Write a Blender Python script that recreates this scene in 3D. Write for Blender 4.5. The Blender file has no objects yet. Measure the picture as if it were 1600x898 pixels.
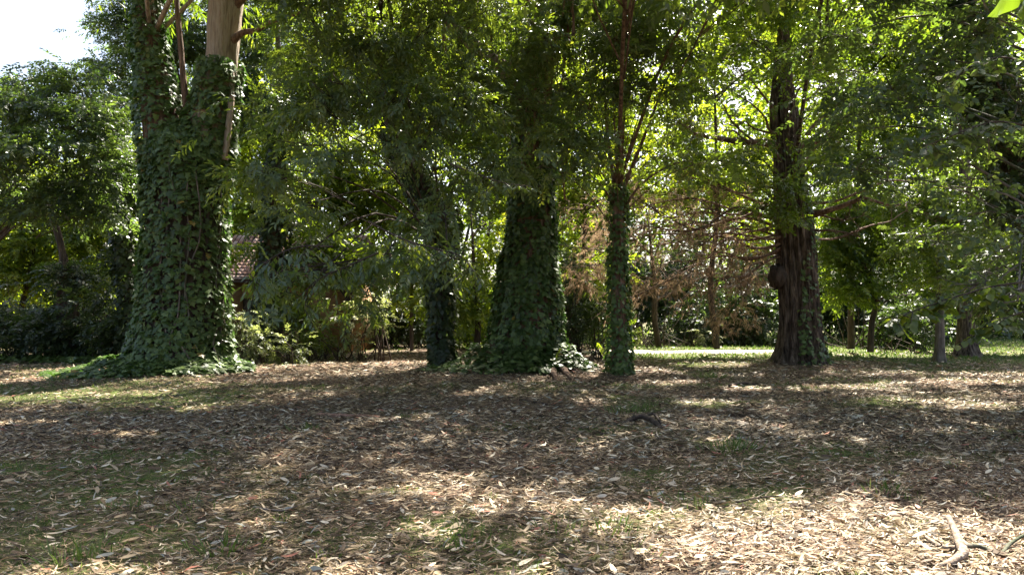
import bpy, math, random
import numpy as np
from mathutils import Vector, Matrix

scene = bpy.context.scene
COL = scene.collection
# ------------------------------------------------------------------ camera
F = 1067.0                      # focal length in photograph pixels (1600 wide)
CAM = (0.0, 0.0, 1.6)
PITCH = math.atan(51 / F)
cd = bpy.data.cameras.new("camera"); cam = bpy.data.objects.new("camera", cd); COL.objects.link(cam)
cam.location = CAM; cam.rotation_euler = (math.pi / 2 + PITCH, 0, 0)
cd.sensor_width = 36.0; cd.lens = 36.0 * F / 1600; cd.clip_start = 0.05; cd.clip_end = 2000
scene.camera = cam
# ------------------------------------------------------------------ sky and sun
SUN_EL, SUN_AZ = math.radians(55), math.radians(24)     # behind the trees, to the right
world = bpy.data.worlds.new("World"); scene.world = world; world.use_nodes = True
wn = world.node_tree; bg = wn.nodes["Background"]
sky = wn.nodes.new("ShaderNodeTexSky"); sky.sky_type = 'NISHITA'; sky.sun_disc = False
sky.sun_elevation = SUN_EL; sky.sun_rotation = SUN_AZ
sky.air_density = 1.0; sky.dust_density = 4.5; sky.ozone_density = 0.6
wn.links.new(sky.outputs[0], bg.inputs[0]); bg.inputs[1].default_value = 0.062
sl = bpy.data.lights.new("sun", 'SUN'); sl.energy = 5.0; sl.angle = math.radians(0.53); sl.color = (1.0, 0.94, 0.82)
so = bpy.data.objects.new("sun", sl); COL.objects.link(so)
SD = Vector((math.sin(SUN_AZ) * math.cos(SUN_EL), math.cos(SUN_AZ) * math.cos(SUN_EL), math.sin(SUN_EL)))
so.rotation_euler = SD.to_track_quat('Z', 'Y').to_euler(); so.location = (10, 20, 40)
scene.view_settings.view_transform = 'Standard'; scene.view_settings.look = 'None'
scene.view_settings.exposure = 2.6; scene.view_settings.gamma = 1.0
cy = scene.cycles
cy.max_bounces = 8; cy.diffuse_bounces = 4; cy.glossy_bounces = 2; cy.transmission_bounces = 5
cy.caustics_reflective = False; cy.caustics_refractive = False; cy.use_denoising = True
cy.sample_clamp_indirect = 6

rng = np.random.default_rng(11)
random.seed(5)
SOFF = np.array([SD.x / SD.z, SD.y / SD.z])

# ------------------------------------------------------------------ helpers
def P(px, py, Y):
    u = (px - 800) / F; v = (449 - py) / F
    c, s = math.cos(PITCH), math.sin(PITCH)
    y = c - v * s; z = s + v * c
    k = Y / y
    return np.array([u * k, Y, CAM[2] + z * k])
def G(px, py):
    u = (px - 800) / F; v = (449 - py) / F
    c, s = math.cos(PITCH), math.sin(PITCH)
    y = c - v * s; z = s + v * c
    k = -CAM[2] / z
    return np.array([u * k, y * k, 0.0])
def project(p):
    p = np.atleast_2d(p); c, s = math.cos(PITCH), math.sin(PITCH)
    y = p[:, 1]; z = p[:, 2] - CAM[2]
    d = y * c + z * s; h = -y * s + z * c
    d = np.where(d < 0.1, 0.1, d)
    return 800 + F * p[:, 0] / d, 449 - F * h / d

def vnoise(x, y, seed=0):
    x = np.asarray(x, float); y = np.asarray(y, float)
    xi = np.floor(x).astype(np.int64); yi = np.floor(y).astype(np.int64)
    fx = x - xi; fy = y - yi; fx = fx * fx * (3 - 2 * fx); fy = fy * fy * (3 - 2 * fy)
    def h(a, b):
        n = (a * 374761393 + b * 668265263 + seed * 974711) & 0x7fffffff
        n = ((n ^ (n >> 13)) * 1274126177) & 0x7fffffff
        return ((n ^ (n >> 16)) & 0xffff) / 65535.0
    return (h(xi, yi) * (1 - fx) + h(xi + 1, yi) * fx) * (1 - fy) + (h(xi, yi + 1) * (1 - fx) + h(xi + 1, yi + 1) * fx) * fy
def fbm(x, y, seed=0):
    return (vnoise(x, y, seed) + .5 * vnoise(2.1 * x, 2.1 * y, seed + 1) + .25 * vnoise(4.3 * x, 4.3 * y, seed + 2)) / 1.75

def tag(o, label=None, cat=None, group=None, kind=None):
    if label: o["label"] = label
    if cat: o["category"] = cat
    if group: o["group"] = group
    if kind: o["kind"] = kind
    return o
def thing(name, loc, label, cat, group=None):
    o = bpy.data.objects.new(name, None); COL.objects.link(o); o.location = [float(v) for v in loc]
    o.empty_display_size = 0.3
    return tag(o, label, cat, group)

class Geo:
    """collects vertices and polygons, built into one mesh"""
    def __init__(s): s.v = []; s.l = []; s.c = []; s.t = []; s.n = 0
    def add(s, verts, polys, tint=0.5):
        verts = np.asarray(verts, float)
        s.v.append(verts)
        s.l.append(np.array([i for p in polys for i in p], np.int64) + s.n)
        s.c.append(np.array([len(p) for p in polys], np.int64))
        s.t.append(np.full(len(verts), tint) if np.isscalar(tint) else np.asarray(tint, float)); s.n += len(verts)
    def inst(s, tv, tp, M, T, tint, jitter=0.0):
        """tv (K,3) template, M (N,3,3), T (N,3), tint (N,) ; tinted per leaf when tint has K//lv entries"""
        N = len(T); K = len(tv)
        if N == 0: return
        v = np.einsum('nij,kj->nki', M, tv) + T[:, None, :]
        ls = np.array([i for p in tp for i in p], np.int64); cs = np.array([len(p) for p in tp], np.int64)
        off = (np.arange(N) * K)[:, None] + s.n
        s.v.append(v.reshape(-1, 3)); s.l.append((ls[None, :] + off).ravel()); s.c.append(np.tile(cs, N))
        t = np.repeat(tint, K) if tint.ndim == 1 else tint.reshape(-1)
        s.t.append(t); s.n += N * K
    def mesh(s, name, mat, smooth=False):
        me = bpy.data.meshes.new(name)
        if s.n:
            v = np.concatenate(s.v).astype(np.float32); l = np.concatenate(s.l).astype(np.int32); c = np.concatenate(s.c).astype(np.int32)
            me.vertices.add(len(v)); me.vertices.foreach_set("co", v.ravel())
            me.loops.add(len(l)); me.loops.foreach_set("vertex_index", l)
            me.polygons.add(len(c)); st = np.zeros(len(c), np.int32); st[1:] = np.cumsum(c)[:-1]
            me.polygons.foreach_set("loop_start", st)
            if smooth: me.polygons.foreach_set("use_smooth", np.ones(len(c), bool))
            a = me.attributes.new("tint", 'FLOAT', 'POINT'); a.data.foreach_set("value", np.clip(np.concatenate(s.t), 0, 1).astype(np.float32))
            me.update(calc_edges=True)
        if mat: me.materials.append(mat)
        return me
    def build(s, name, mat, parent=None, smooth=False):
        off = np.array(parent_loc(parent))
        if s.n and parent is not None: s.v = [a - off for a in s.v]
        o = bpy.data.objects.new(name, s.mesh(name, mat, smooth)); COL.objects.link(o)
        if parent is not None: o.parent = parent
        return o
def parent_loc(p):
    t = np.zeros(3)
    while p is not None: t += np.array(p.location); p = p.parent
    return t

def norm(a): return a / np.maximum(np.linalg.norm(a, axis=-1, keepdims=True), 1e-9)
def frames(d, roll=None, up=(0, 0, 1)):
    """matrices whose columns are x=d, y=side, z=up-ish, rolled about x"""
    d = norm(d); u = np.broadcast_to(np.array(up, float), d.shape)
    y = np.cross(u, d); bad = np.linalg.norm(y, axis=1) < 1e-3; y[bad] = (1, 0, 0); y = norm(y); z = np.cross(d, y)
    if roll is not None:
        c = np.cos(roll)[:, None]; s_ = np.sin(roll)[:, None]; y, z = y * c + z * s_, z * c - y * s_
    return np.stack([d, y, z], axis=2)

def catmull(pts, n):
    pts = np.array(pts, float); m = len(pts)
    if m == 2: return pts[0] + (pts[1] - pts[0]) * np.linspace(0, 1, n)[:, None]
    q = np.vstack([2 * pts[0] - pts[1], pts, 2 * pts[-1] - pts[-2]])
    t = np.linspace(0, m - 1 - 1e-6, n); i = t.astype(int); f = (t - i)[:, None]
    a, b, c, d = q[i], q[i + 1], q[i + 2], q[i + 3]
    return 0.5 * (2 * b + (c - a) * f + (2 * a - 5 * b + 4 * c - d) * f ** 2 + (3 * b - a - 3 * c + d) * f ** 3)

def tube(geo, pts, rad, sides=6, n=None, tint=0.5, rough=0.0):
    """a tapering round limb through pts; rad one value per pt"""
    n = n or max(3, len(pts) * 3)
    A = catmull(np.hstack([np.array(pts, float), np.array(rad, float)[:, None]]), n)
    c, r = A[:, :3], np.maximum(A[:, 3], 0.001)
    tg = norm(np.gradient(c, axis=0)); y = norm(np.cross(tg, np.array([0.13, 0.21, 0.97]) if abs(tg[0][2]) < .9 else np.array([0.97, .2, .1]))); z = np.cross(tg, y)
    a = np.linspace(0, 2 * math.pi, sides, endpoint=False)
    rr = r[:, None] * (1 + rough * rng.standard_normal((n, sides)))
    v = c[:, None, :] + rr[:, :, None] * (np.cos(a)[None, :, None] * y[:, None, :] + np.sin(a)[None, :, None] * z[:, None, :])
    polys = []
    for i in range(n - 1):
        for j in range(sides):
            k = (j + 1) % sides; polys.append((i * sides + j, i * sides + k, (i + 1) * sides + k, (i + 1) * sides + j))
    polys.append(tuple(range(sides - 1, -1, -1))); polys.append(tuple((n - 1) * sides + j for j in range(sides)))
    geo.add(v.reshape(-1, 3), polys, tint)

class Trunk:
    """upright trunk given by (x, y, z, radius) stations, horizontal rings, lobed and ridged"""
    def __init__(s, st, lobe=0.07, ridge=0.02, nl=5, seed=1, flare=0.0, buttress=5, shrink=0.0):
        s.st = np.array(st, float); s.st[:, 3] = np.maximum(s.st[:, 3] - shrink, .45 * s.st[:, 3]); s.lobe = lobe; s.ridge = ridge; s.seed = seed; s.nl = nl; s.flare = flare; s.b = buttress
        r = np.random.default_rng(seed); s.ph = r.uniform(0, 6.28, 8)
        s.z0 = s.st[0, 2]; s.A = catmull(s.st, 400)
    def at(s, t, a):
        t = np.asarray(t, float); i = np.clip(t * 399, 0, 398.999); k = i.astype(int); f = (i - k)[..., None]
        q = s.A[k] * (1 - f) + s.A[k + 1] * f
        c, r = q[..., :3], q[..., 3]; z = c[..., 2]
        m = 1 + s.lobe * (np.sin(s.nl * a + s.ph[0] + z * .35) * .6 + np.sin(3 * a + s.ph[1] - z * .5) * .5 + np.sin(2 * a + z * .9 + s.ph[2]) * .5)
        m = m + s.ridge * (np.sin(17 * a + s.ph[3] + np.sin(z * 1.7 + s.ph[5])) + .8 * np.sin(29 * a + s.ph[4] + 1.3 * np.sin(z * 2.3)))
        if s.flare: m = m + s.flare * np.exp(-(z - s.z0) / 0.55) * (0.6 + np.maximum(0, np.sin(s.b * a + s.ph[6])) ** 1.5)
        r = r * m
        return np.stack([c[..., 0] + r * np.cos(a), c[..., 1] + r * np.sin(a), z], axis=-1)
    def build(s, name, mat, parent, segs=56, rings=70):
        t = np.linspace(0, 1, rings) ** 1.15; a = np.linspace(0, 2 * math.pi, segs, endpoint=False)
        T, A = np.meshgrid(t, a, indexing='ij'); v = s.at(T, A).reshape(-1, 3)
        polys = [(i * segs + j, i * segs + (j + 1) % segs, (i + 1) * segs + (j + 1) % segs, (i + 1) * segs + j) for i in range(rings - 1) for j in range(segs)]
        polys.append(tuple((rings - 1) * segs + j for j in range(segs)))
        g = Geo(); g.add(v, polys); return g.build(name, mat, parent, smooth=True)
    def point(s, z):
        k = int(np.argmin(abs(s.A[:, 2] - z))); return s.A[k, :3].copy(), s.A[k, 3]
def stations(rows, Y):
    """rows (px_left, px_right, py) in the photograph for a trunk standing at distance Y"""
    out = []
    for a, b, py in rows:
        l = P(a, py, Y); r = P(b, py, Y); c = (l + r) / 2; out.append((c[0], c[1], c[2], (r[0] - l[0]) / 2))
    return out

# ------------------------------------------------------------------ materials
def new_mat(name):
    m = bpy.data.materials.new(name); m.use_nodes = True; nt = m.node_tree; nt.nodes.clear()
    return m, nt, nt.nodes.new("ShaderNodeOutputMaterial")
def ramp(nt, fac, stops):
    r = nt.nodes.new("ShaderNodeValToRGB"); e = r.color_ramp.elements
    while len(e) < len(stops): e.new(0.5)
    for i, (p, c) in enumerate(stops): e[i].position = p; e[i].color = (*c, 1)
    nt.links.new(fac, r.inputs[0]); return r.outputs[0]
def leaf_mat(name, cols, trans, tmix=0.4, rough=0.42, spec=0.5):
    m, nt, out = new_mat(name); N = nt.nodes; L = nt.links
    at = N.new("ShaderNodeAttribute"); at.attribute_name = "tint"
    c = ramp(nt, at.outputs["Fac"], cols); ct = ramp(nt, at.outputs["Fac"], trans)
    p = N.new("ShaderNodeBsdfPrincipled"); p.inputs["Roughness"].default_value = rough; p.inputs["Specular IOR Level"].default_value = spec
    L.new(c, p.inputs["Base Color"])
    t = N.new("ShaderNodeBsdfTranslucent"); L.new(ct, t.inputs[0])
    mx = N.new("ShaderNodeMixShader"); mx.inputs[0].default_value = tmix
    L.new(p.outputs[0], mx.inputs[1]); L.new(t.outputs[0], mx.inputs[2]); L.new(mx.outputs[0], out.inputs[0])
    return m
def bark_mat(name, stops, scale=3.0, stretch=0.15, bump=0.5, rough=0.85, moss=None, dist=0.03):
    m, nt, out = new_mat(name); N = nt.nodes; L = nt.links
    tc = N.new("ShaderNodeNewGeometry"); mp = N.new("ShaderNodeMapping"); mp.inputs["Scale"].default_value = (scale, scale, scale * stretch)
    L.new(tc.outputs["Position"], mp.inputs[0])
    n1 = N.new("ShaderNodeTexNoise"); n1.inputs["Scale"].default_value = 2.2; n1.inputs["Detail"].default_value = 8; n1.inputs["Roughness"].default_value = .65; L.new(mp.outputs[0], n1.inputs[0])
    n2 = N.new("ShaderNodeTexNoise"); n2.inputs["Scale"].default_value = 9; n2.inputs["Detail"].default_value = 5; L.new(mp.outputs[0], n2.inputs[0])
    c = ramp(nt, n1.outputs[0], stops)
    if moss:
        n3 = N.new("ShaderNodeTexNoise"); n3.inputs["Scale"].default_value = .9; n3.inputs["Detail"].default_value = 6; L.new(tc.outputs["Position"], n3.inputs[0])
        f = ramp(nt, n3.outputs[0], [(0.45, (0, 0, 0)), (0.62, (1, 1, 1))])
        mx = N.new("ShaderNodeMix"); mx.data_type = 'RGBA'; L.new(f, mx.inputs[0]); L.new(c, mx.inputs[6]); mx.inputs[7].default_value = (*moss, 1); c = mx.outputs[2]
    ad = N.new("ShaderNodeMath"); ad.operation = 'ADD'; L.new(n1.outputs[0], ad.inputs[0]); L.new(n2.outputs[0], ad.inputs[1])
    b = N.new("ShaderNodeBump"); b.inputs["Strength"].default_value = bump; b.inputs["Distance"].default_value = dist; L.new(ad.outputs[0], b.inputs["Height"])
    p = N.new("ShaderNodeBsdfPrincipled"); p.inputs["Roughness"].default_value = rough; p.inputs["Specular IOR Level"].default_value = .25
    L.new(c, p.inputs["Base Color"]); L.new(b.outputs[0], p.inputs["Normal"]); L.new(p.outputs[0], out.inputs[0])
    return m
def tint_mat(name, stops, rough=0.7, tmix=0.0):
    m, nt, out = new_mat(name); N = nt.nodes; L = nt.links
    at = N.new("ShaderNodeAttribute"); at.attribute_name = "tint"; c = ramp(nt, at.outputs["Fac"], stops)
    p = N.new("ShaderNodeBsdfPrincipled"); p.inputs["Roughness"].default_value = rough; p.inputs["Specular IOR Level"].default_value = .3; L.new(c, p.inputs["Base Color"])
    if tmix:
        t = N.new("ShaderNodeBsdfTranslucent"); L.new(c, t.inputs[0]); mx = N.new("ShaderNodeMixShader"); mx.inputs[0].default_value = tmix
        L.new(p.outputs[0], mx.inputs[1]); L.new(t.outputs[0], mx.inputs[2]); L.new(mx.outputs[0], out.inputs[0])
    else: L.new(p.outputs[0], out.inputs[0])
    return m

M = {}
M['elm'] = leaf_mat('elm_leaf', [(0, (.05, .075, .04)), (.5, (.082, .115, .06)), (1, (.12, .155, .08))], [(0, (.15, .23, .015)), (.6, (.28, .38, .025)), (1, (.46, .52, .035))], .4, .4, .55)
M['green'] = leaf_mat('broad_leaf', [(0, (.03, .048, .014)), (.5, (.055, .085, .02)), (1, (.09, .12, .03))], [(0, (.12, .2, .01)), (.6, (.24, .35, .016)), (1, (.44, .5, .03))], .45, .38, .5)
M['yellow'] = leaf_mat('yellow_green_leaf', [(0, (.05, .075, .02)), (.5, (.08, .12, .03)), (1, (.12, .15, .04))], [(0, (.17, .26, .01)), (.6, (.34, .44, .018)), (1, (.55, .58, .03))], .5, .42, .45)
M['blue'] = leaf_mat('blue_green_leaf', [(0, (.04, .058, .035)), (.5, (.066, .09, .052)), (1, (.1, .125, .068))], [(0, (.1, .18, .025)), (.6, (.19, .29, .035)), (1, (.3, .4, .05))], .4, .38, .5)
M['dark'] = leaf_mat('dark_shaded_leaf', [(0, (.02, .03, .013)), (.5, (.03, .045, .018)), (1, (.05, .07, .03))], [(0, (.08, .14, .02)), (.6, (.12, .2, .03)), (1, (.2, .3, .04))], .25, .45, .4)  # dark ivy tone; on shrubs and the low far wood it paints in shade
M['shrub'] = leaf_mat('pale_shrub_leaf', [(0, (.07, .09, .04)), (.5, (.12, .14, .07)), (1, (.2, .2, .13))], [(0, (.3, .36, .08)), (.6, (.42, .48, .12)), (1, (.55, .55, .25))], .4, .5, .4)
M['ivy'] = leaf_mat('ivy_leaf', [(0, (.03, .052, .014)), (.45, (.075, .118, .03)), (.9, (.15, .2, .055)), (1, (.25, .16, .03))], [(0, (.06, .14, .02)), (.6, (.1, .22, .03)), (1, (.2, .32, .04))], .28, .45, .45)
M['dead'] = tint_mat('dead_needles', [(0, (.14, .085, .05)), (.5, (.3, .2, .12)), (1, (.5, .36, .22))], .8, .35)
M['litter'] = tint_mat('fallen_leaf', [(0, (.03, .018, .01)), (.3, (.1, .064, .034)), (.52, (.215, .145, .08)), (.75, (.4, .3, .175)), (.9, (.62, .54, .4)), (.95, (.22, .23, .19)), (1, (.33, .13, .08))], .6, .12)
M['grass'] = leaf_mat('grass_blade', [(0, (.05, .08, .02)), (.6, (.075, .13, .025)), (1, (.15, .17, .06))], [(0, (.13, .24, .03)), (.6, (.2, .34, .04)), (1, (.34, .38, .08))], .22, .55, .3)
M['pale_bark'] = bark_mat('pale_eucalyptus_bark', [(.3, (.1, .07, .05)), (.42, (.24, .18, .135)), (.52, (.36, .3, .24)), (.6, (.27, .19, .14)), (.72, (.5, .44, .37))], 3.2, .1, .8, dist=.05)
M['dark_bark'] = bark_mat('dark_bark', [(.3, (.02, .014, .01)), (.5, (.055, .04, .03)), (.7, (.11, .08, .06))], 4, .2, .8)
M['red_bark'] = bark_mat('red_brown_bark', [(.3, (.05, .028, .018)), (.48, (.14, .085, .058)), (.62, (.26, .17, .12)), (.75, (.36, .27, .2))], 5, .09, 1.0, dist=.06)
M['cedar_bark'] = bark_mat('cedar_bark', [(.33, (.014, .009, .006)), (.45, (.07, .05, .037)), (.57, (.17, .125, .095)), (.72, (.31, .25, .195))], 6, .16, 1.0, dist=.1)
M['grey_bark'] = bark_mat('grey_bark', [(.3, (.07, .055, .045)), (.5, (.15, .12, .1)), (.7, (.26, .22, .18))], 4, .3, .5, moss=(.05, .06, .03))
M['strip'] = bark_mat('hanging_bark', [(.3, (.09, .04, .025)), (.5, (.22, .115, .075)), (.7, (.34, .22, .15))], 8, .1, .4)
M['drift'] = bark_mat('weathered_wood', [(.3, (.07, .045, .03)), (.5, (.2, .15, .11)), (.7, (.38, .31, .25))], 9, 1, .4)

# ------------------------------------------------------------------ light gaps in the canopy
GAPS = []      # ground ellipses (x, y, rx, ry) that the sun reaches
def gap_px(px, py, rx, ry):
    c = G(px, py); a = G(px, py - ry); b = G(px, py + ry)
    GAPS.append((c[0], (a[1] + b[1]) / 2, rx * c[1] / F, (a[1] - b[1]) / 2))
def gap_3d(p, r):      # light reaches a point above the ground
    GAPS.append((p[0] - SOFF[0] * p[2], p[1] - SOFF[1] * p[2], r, r))
for g in [(1170, 830, 130, 45), (1330, 805, 110, 28), (1120, 880, 110, 40), (1240, 890, 150, 30), (1500, 885, 110, 30), (1540, 838, 70, 14), (700, 768, 95, 21), (800, 788, 70, 12), (960, 820, 28, 8), (1000, 845, 50, 9),
          (640, 835, 60, 7), (880, 805, 40, 6), (60, 618, 75, 7), (210, 614, 60, 5), (250, 611, 22, 5), (30, 662, 45, 5), (150, 676, 30, 4), (220, 680, 40, 4), (15, 720, 30, 5), (1115, 697, 40, 7), (1340, 692, 25, 4),
          (1480, 632, 120, 3), (1560, 640, 60, 4), (1320, 603, 80, 3), (1500, 598, 120, 3), (1100, 630, 60, 4), (925, 632, 24, 5), (1190, 608, 70, 3), (1050, 600, 50, 4), (740, 610, 18, 4), (630, 568, 70, 5), (700, 650, 30, 4), (480, 770, 40, 5), (430, 735, 30, 5), (930, 700, 30, 5), (1130, 588, 60, 3),
          (1060, 549, 130, 7), (1200, 547, 70, 5), (1330, 548, 60, 7), (1400, 556, 60, 4), (1560, 552, 60, 3), (300, 640, 40, 3), (370, 800, 40, 6)]:
    gap_px(*g)
for g in [((1010, 400, 24), 1.6), ((950, 360, 24), 1.2), ((1120, 450, 26), 1.3), ((372, 420, 34), 1.2), ((1050, 525, 41), 1.5), ((350, 60, 20), .8)]:
    gap_3d(P(*g[0]), g[1])
GAPS_A = None
def lit(xy):
    """True where the sun is meant to reach this point of the ground"""
    x, y = xy[:, 0], xy[:, 1]
    w = 0.95 + 0.7 * (vnoise(x * 1.7, y * 1.7, 5) - .5) + 0.4 * (vnoise(x * 5, y * 5, 8) - .5)
    m = np.zeros(len(x), bool)
    for gx, gy, rx, ry in GAPS:
        m |= ((x - gx) / (rx + .05)) ** 2 + ((y - gy) / (ry + .05)) ** 2 < w * 1.05
    return m
def keep(p, upper):  # leaves out sprays over chosen ground spots, shaping the sun patches
    g = p[:, :2] - SOFF * p[:, 2:3]
    k = ~lit(g)
    if upper:
        n = fbm(g[:, 0] * 1.9, g[:, 1] * 2.6, 31)
        k &= n < 0.71 - .03 * (g[:, 1] > 9)
    return k

# ------------------------------------------------------------------ leaf templates
def spray_template(n, l, w, ang, droop, seed, fine=False):
    r = np.random.default_rng(seed); V = []; Q = []; ids = []
    for i in range(n):
        t = (i + .6) / n; s = 1 if i % 2 else -1
        if i == n - 1: s = 0
        base = np.array([t, 0, -.12 * t * t])
        a = math.radians(ang + r.uniform(-14, 14)) * s
        dr = math.radians(droop + r.uniform(-22, 22))
        d = np.array([math.cos(a) * math.cos(dr), math.sin(a) * math.cos(dr), -math.sin(dr)])
        side = norm(np.cross(np.array([0, 0, 1.]), d) + r.normal(0, .35, 3)); up = np.cross(d, side)
        ll = l * r.uniform(.75, 1.15); ww = w * ll / 2; k = len(V)
        if fine:
            V += [base, base + d * ll * .3 + side * ww * .85 + up * ww * .3, base + d * ll * .62 + side * ww * .8 + up * ww * .25, base + d * ll - up * ll * .08,
                  base + d * ll * .62 - side * ww * .8 + up * ww * .25, base + d * ll * .3 - side * ww * .85 + up * ww * .3]
            Q += [(k, k + 1, k + 2, k + 3), (k, k + 3, k + 4, k + 5)]; ids += [i] * 6
        else:
            V += [base, base + d * ll * .42 + side * ww + up * ww * .3, base + d * ll, base + d * ll * .42 - side * ww + up * ww * .3]
            Q += [(k, k + 1, k + 2), (k, k + 2, k + 3)]; ids += [i] * 4
    return np.array(V), Q, np.array(ids)
TS = {
    'elm': [spray_template(13, .27, .42, 48, 22, s, True) for s in range(4)],
    'plain': [spray_template(12, .30, .48, 50, 15, 10 + s) for s in range(4)],
    'round': [spray_template(9, .30, .75, 55, 20, 20 + s, True) for s in range(4)],
    'willow': [spray_template(12, .36, .2, 30, 40, 30 + s) for s in range(4)],
}
LEAF_AREA = {'elm': 13 * .27 ** 2 * .42 * .72, 'plain': 12 * .3 ** 2 * .48 * .5, 'round': 9 * .3 ** 2 * .75 * .7, 'willow': 12 * .36 ** 2 * .2 * .5}

def blob(px, py, Y, rx, ry, dz=None):
    c = P(px, py, Y); k = Y / F
    return (c[0], c[1], c[2], rx * k, (dz if dz else rx * k * .9), ry * k)
LAI_K = 2.5
def foliage(geo, blobs, L, tmpl, lai, upper=False, tint=(.45, .22), limbs=None, attach=None, sub=None, rr=0.05, flat=.42, droop=.35):
    """leaf sprays gathered in flattish clumps inside each ellipsoid, with the branches that carry them"""
    if upper: L = L * 1.17
    S0 = L / (.27 if tmpl == 'elm' else .36 if tmpl == 'willow' else .30)
    for (cx, cy_, cz, rx, ry, rz) in blobs:
        area = math.pi * rx * rz
        n = int(lai * (1.0 if upper else LAI_K) * area / (LEAF_AREA[tmpl] * S0 * S0 * .62))
        if n < 3: continue
        k = sub or max(4, min(26, int(area * 1.6) + 3))
        u = norm(rng.standard_normal((k, 3))) * (rng.uniform(.15, 1, (k, 1)) ** .5)
        sc = np.array([cx, cy_, cz]) + u * np.array([rx, ry, rz]) * .82
        sc[:, 2] = np.maximum(sc[:, 2], .3)
        sr = np.minimum(rx, rz) * rng.uniform(.28, .55, k); sr = np.maximum(sr, .45)
        st = rng.normal(tint[0], tint[1] * .6, k)
        who = rng.integers(0, k, n)
        off = rng.standard_normal((n, 3)) * .68
        off[:, 2] *= flat
        rad = np.linalg.norm(off[:, :2], axis=1)
        off[:, 2] -= droop * rad * rad * .5
        p = sc[who] + off * sr[who][:, None]
        p[:, 2] = np.maximum(p[:, 2], .12)
        d = norm(off * np.array([1, 1, .4]) + rng.normal(0, .45, (n, 3)) + np.array([0, 0, -.28]))
        kp = keep(p, upper) & keep(p + d * S0 * .6, False); p = p[kp]; d = d[kp]; w_ = who[kp]; m = len(p)
        if not m: continue
        R = frames(d, rng.normal(0, .45, m)) * (S0 * rng.uniform(.7, 1.25, m))[:, None, None]
        tt = st[w_] + rng.normal(0, tint[1], m) * .6
        v = rng.integers(0, 4, m)
        for q in range(4):
            s_ = v == q; tv, tp, ids = TS[tmpl][q]
            if not s_.any(): continue
            lt = rng.normal(0, .13, (s_.sum(), ids.max() + 1))[:, ids] + tt[s_][:, None]
            geo.inst(tv, tp, R[s_], p[s_], lt)
        if limbs is not None and attach is not None:
            c = np.array([cx, cy_, cz])
            a = attach(c); mid = (a + c) / 2 + np.array([0, 0, .12 * np.linalg.norm(c - a)]) + rng.normal(0, .12, 3)
            r0 = rr * .7 * (1 + .09 * np.linalg.norm(c - a))
            tube(limbs, [a, mid, c], [r0, r0 * .7, r0 * .4], 6, 9, rough=.06)
            for j in range(min(k, 12)):
                e = sc[j]; s0 = a + (c - a) * rng.uniform(.5, 1); m2 = (s0 + e) / 2 + rng.normal(0, .1, 3) + np.array([0, 0, .1])
                tube(limbs, [s0, m2, e], [r0 * .38, r0 * .25, .008], 4, 6)
                for _ in range(3):
                    e2 = e + rng.normal(0, .5, 3) * sr[j] * np.array([1.4, 1.4, .6]); tube(limbs, [m2 * .4 + e * .6, (e + e2) / 2 + rng.normal(0, .05, 3), e2], [.013, .009, .004], 3, 4)

def make_tree(name, label, cat, group, st, bark, leafkey, tmpl, L, blobs, lai, upper_blobs=(), upper_L=.26, upper_lai=1.6, rr=.05, tint=(.45, .22), trunk_kw=None, segs=20, rings=26, flat=.42, droop=.35):
    st = np.array(st, float); base = (st[0][0], st[0][1], 0)
    root = thing(name, base, label, cat, group)
    tk = Trunk(st, **(trunk_kw or dict(lobe=.06, ridge=.015)))
    tk.build('trunk', M[bark], root, segs, rings)
    lg = Geo(); cg = Geo()
    def attach(c):
        z = min(max(c[2] - .5 - .35 * math.hypot(c[0] - st[0][0], c[1] - st[0][1]), st[0][2] + .35 * (st[-1][2] - st[0][2])), st[-1][2] - .05); return tk.point(z)[0]
    foliage(cg, blobs, L, tmpl, lai, False, tint, lg, attach, rr=rr, flat=flat, droop=droop)
    if upper_blobs: foliage(cg, upper_blobs, upper_L, tmpl if tmpl != 'elm' else 'plain', upper_lai, True, tint, lg, attach, rr=.05, flat=.5)  # high clumps, mostly out of view, added to shade the ground
    if lg.n: tag(lg.build('limb', M[bark], root, True), kind='stuff')
    if cg.n: cg.build('crown', M[leafkey], root)
    return root, tk

# ivy
def ivy_shape(lobes=5):
    a = [(-.02, 0), (-.12, .3), (-.02, .5), (.3, .3), (.42, .46), (.62, .16), (1.0, 0), (.62, -.16), (.42, -.46), (.3, -.3), (-.02, -.5), (-.12, -.3)]
    v = [(x, y * 1.05, (.06 - abs(y) * .25) - .12 * x * x) for x, y in a]
    v.append((.28, 0, .03)); n = len(a)
    return np.array(v), [(12, i, (i + 1) % n) for i in range(n)]
def ivy_simple():
    v = np.array([(0, 0, 0), (-.05, .45, -.08), (.45, .42, -.08), (1, 0, -.1), (.45, -.42, -.08), (-.05, -.45, -.08)])
    return v, [(0, 1, 2, 3), (0, 3, 4, 5)]
IVY, IVYP = ivy_shape(); IVS, IVSP = ivy_simple()
LEAF_MESH = {}
def leaf_variants(key, tv, tp, mat, tints):
    if key not in LEAF_MESH:
        out = []
        for i, t in enumerate(tints):
            g = Geo(); g.add(tv * np.array([1, 1 + .12 * math.sin(i * 2.1), 1 + .5 * math.cos(i * 1.7)]), tp, t); out.append(g.mesh(key, mat))
        LEAF_MESH[key] = out
    return LEAF_MESH[key]
def place_leaves(name, meshes, R, Pn, parent):
    off = parent_loc(parent)
    for i in range(len(Pn)):
        o = bpy.data.objects.new(name, meshes[i % len(meshes)]); COL.objects.link(o); o.parent = parent
        m = Matrix([[*map(float, R[i][r]), float(Pn[i][r] - off[r])] for r in range(3)] + [[0, 0, 0, 1]])
        o.matrix_basis = m
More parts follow.
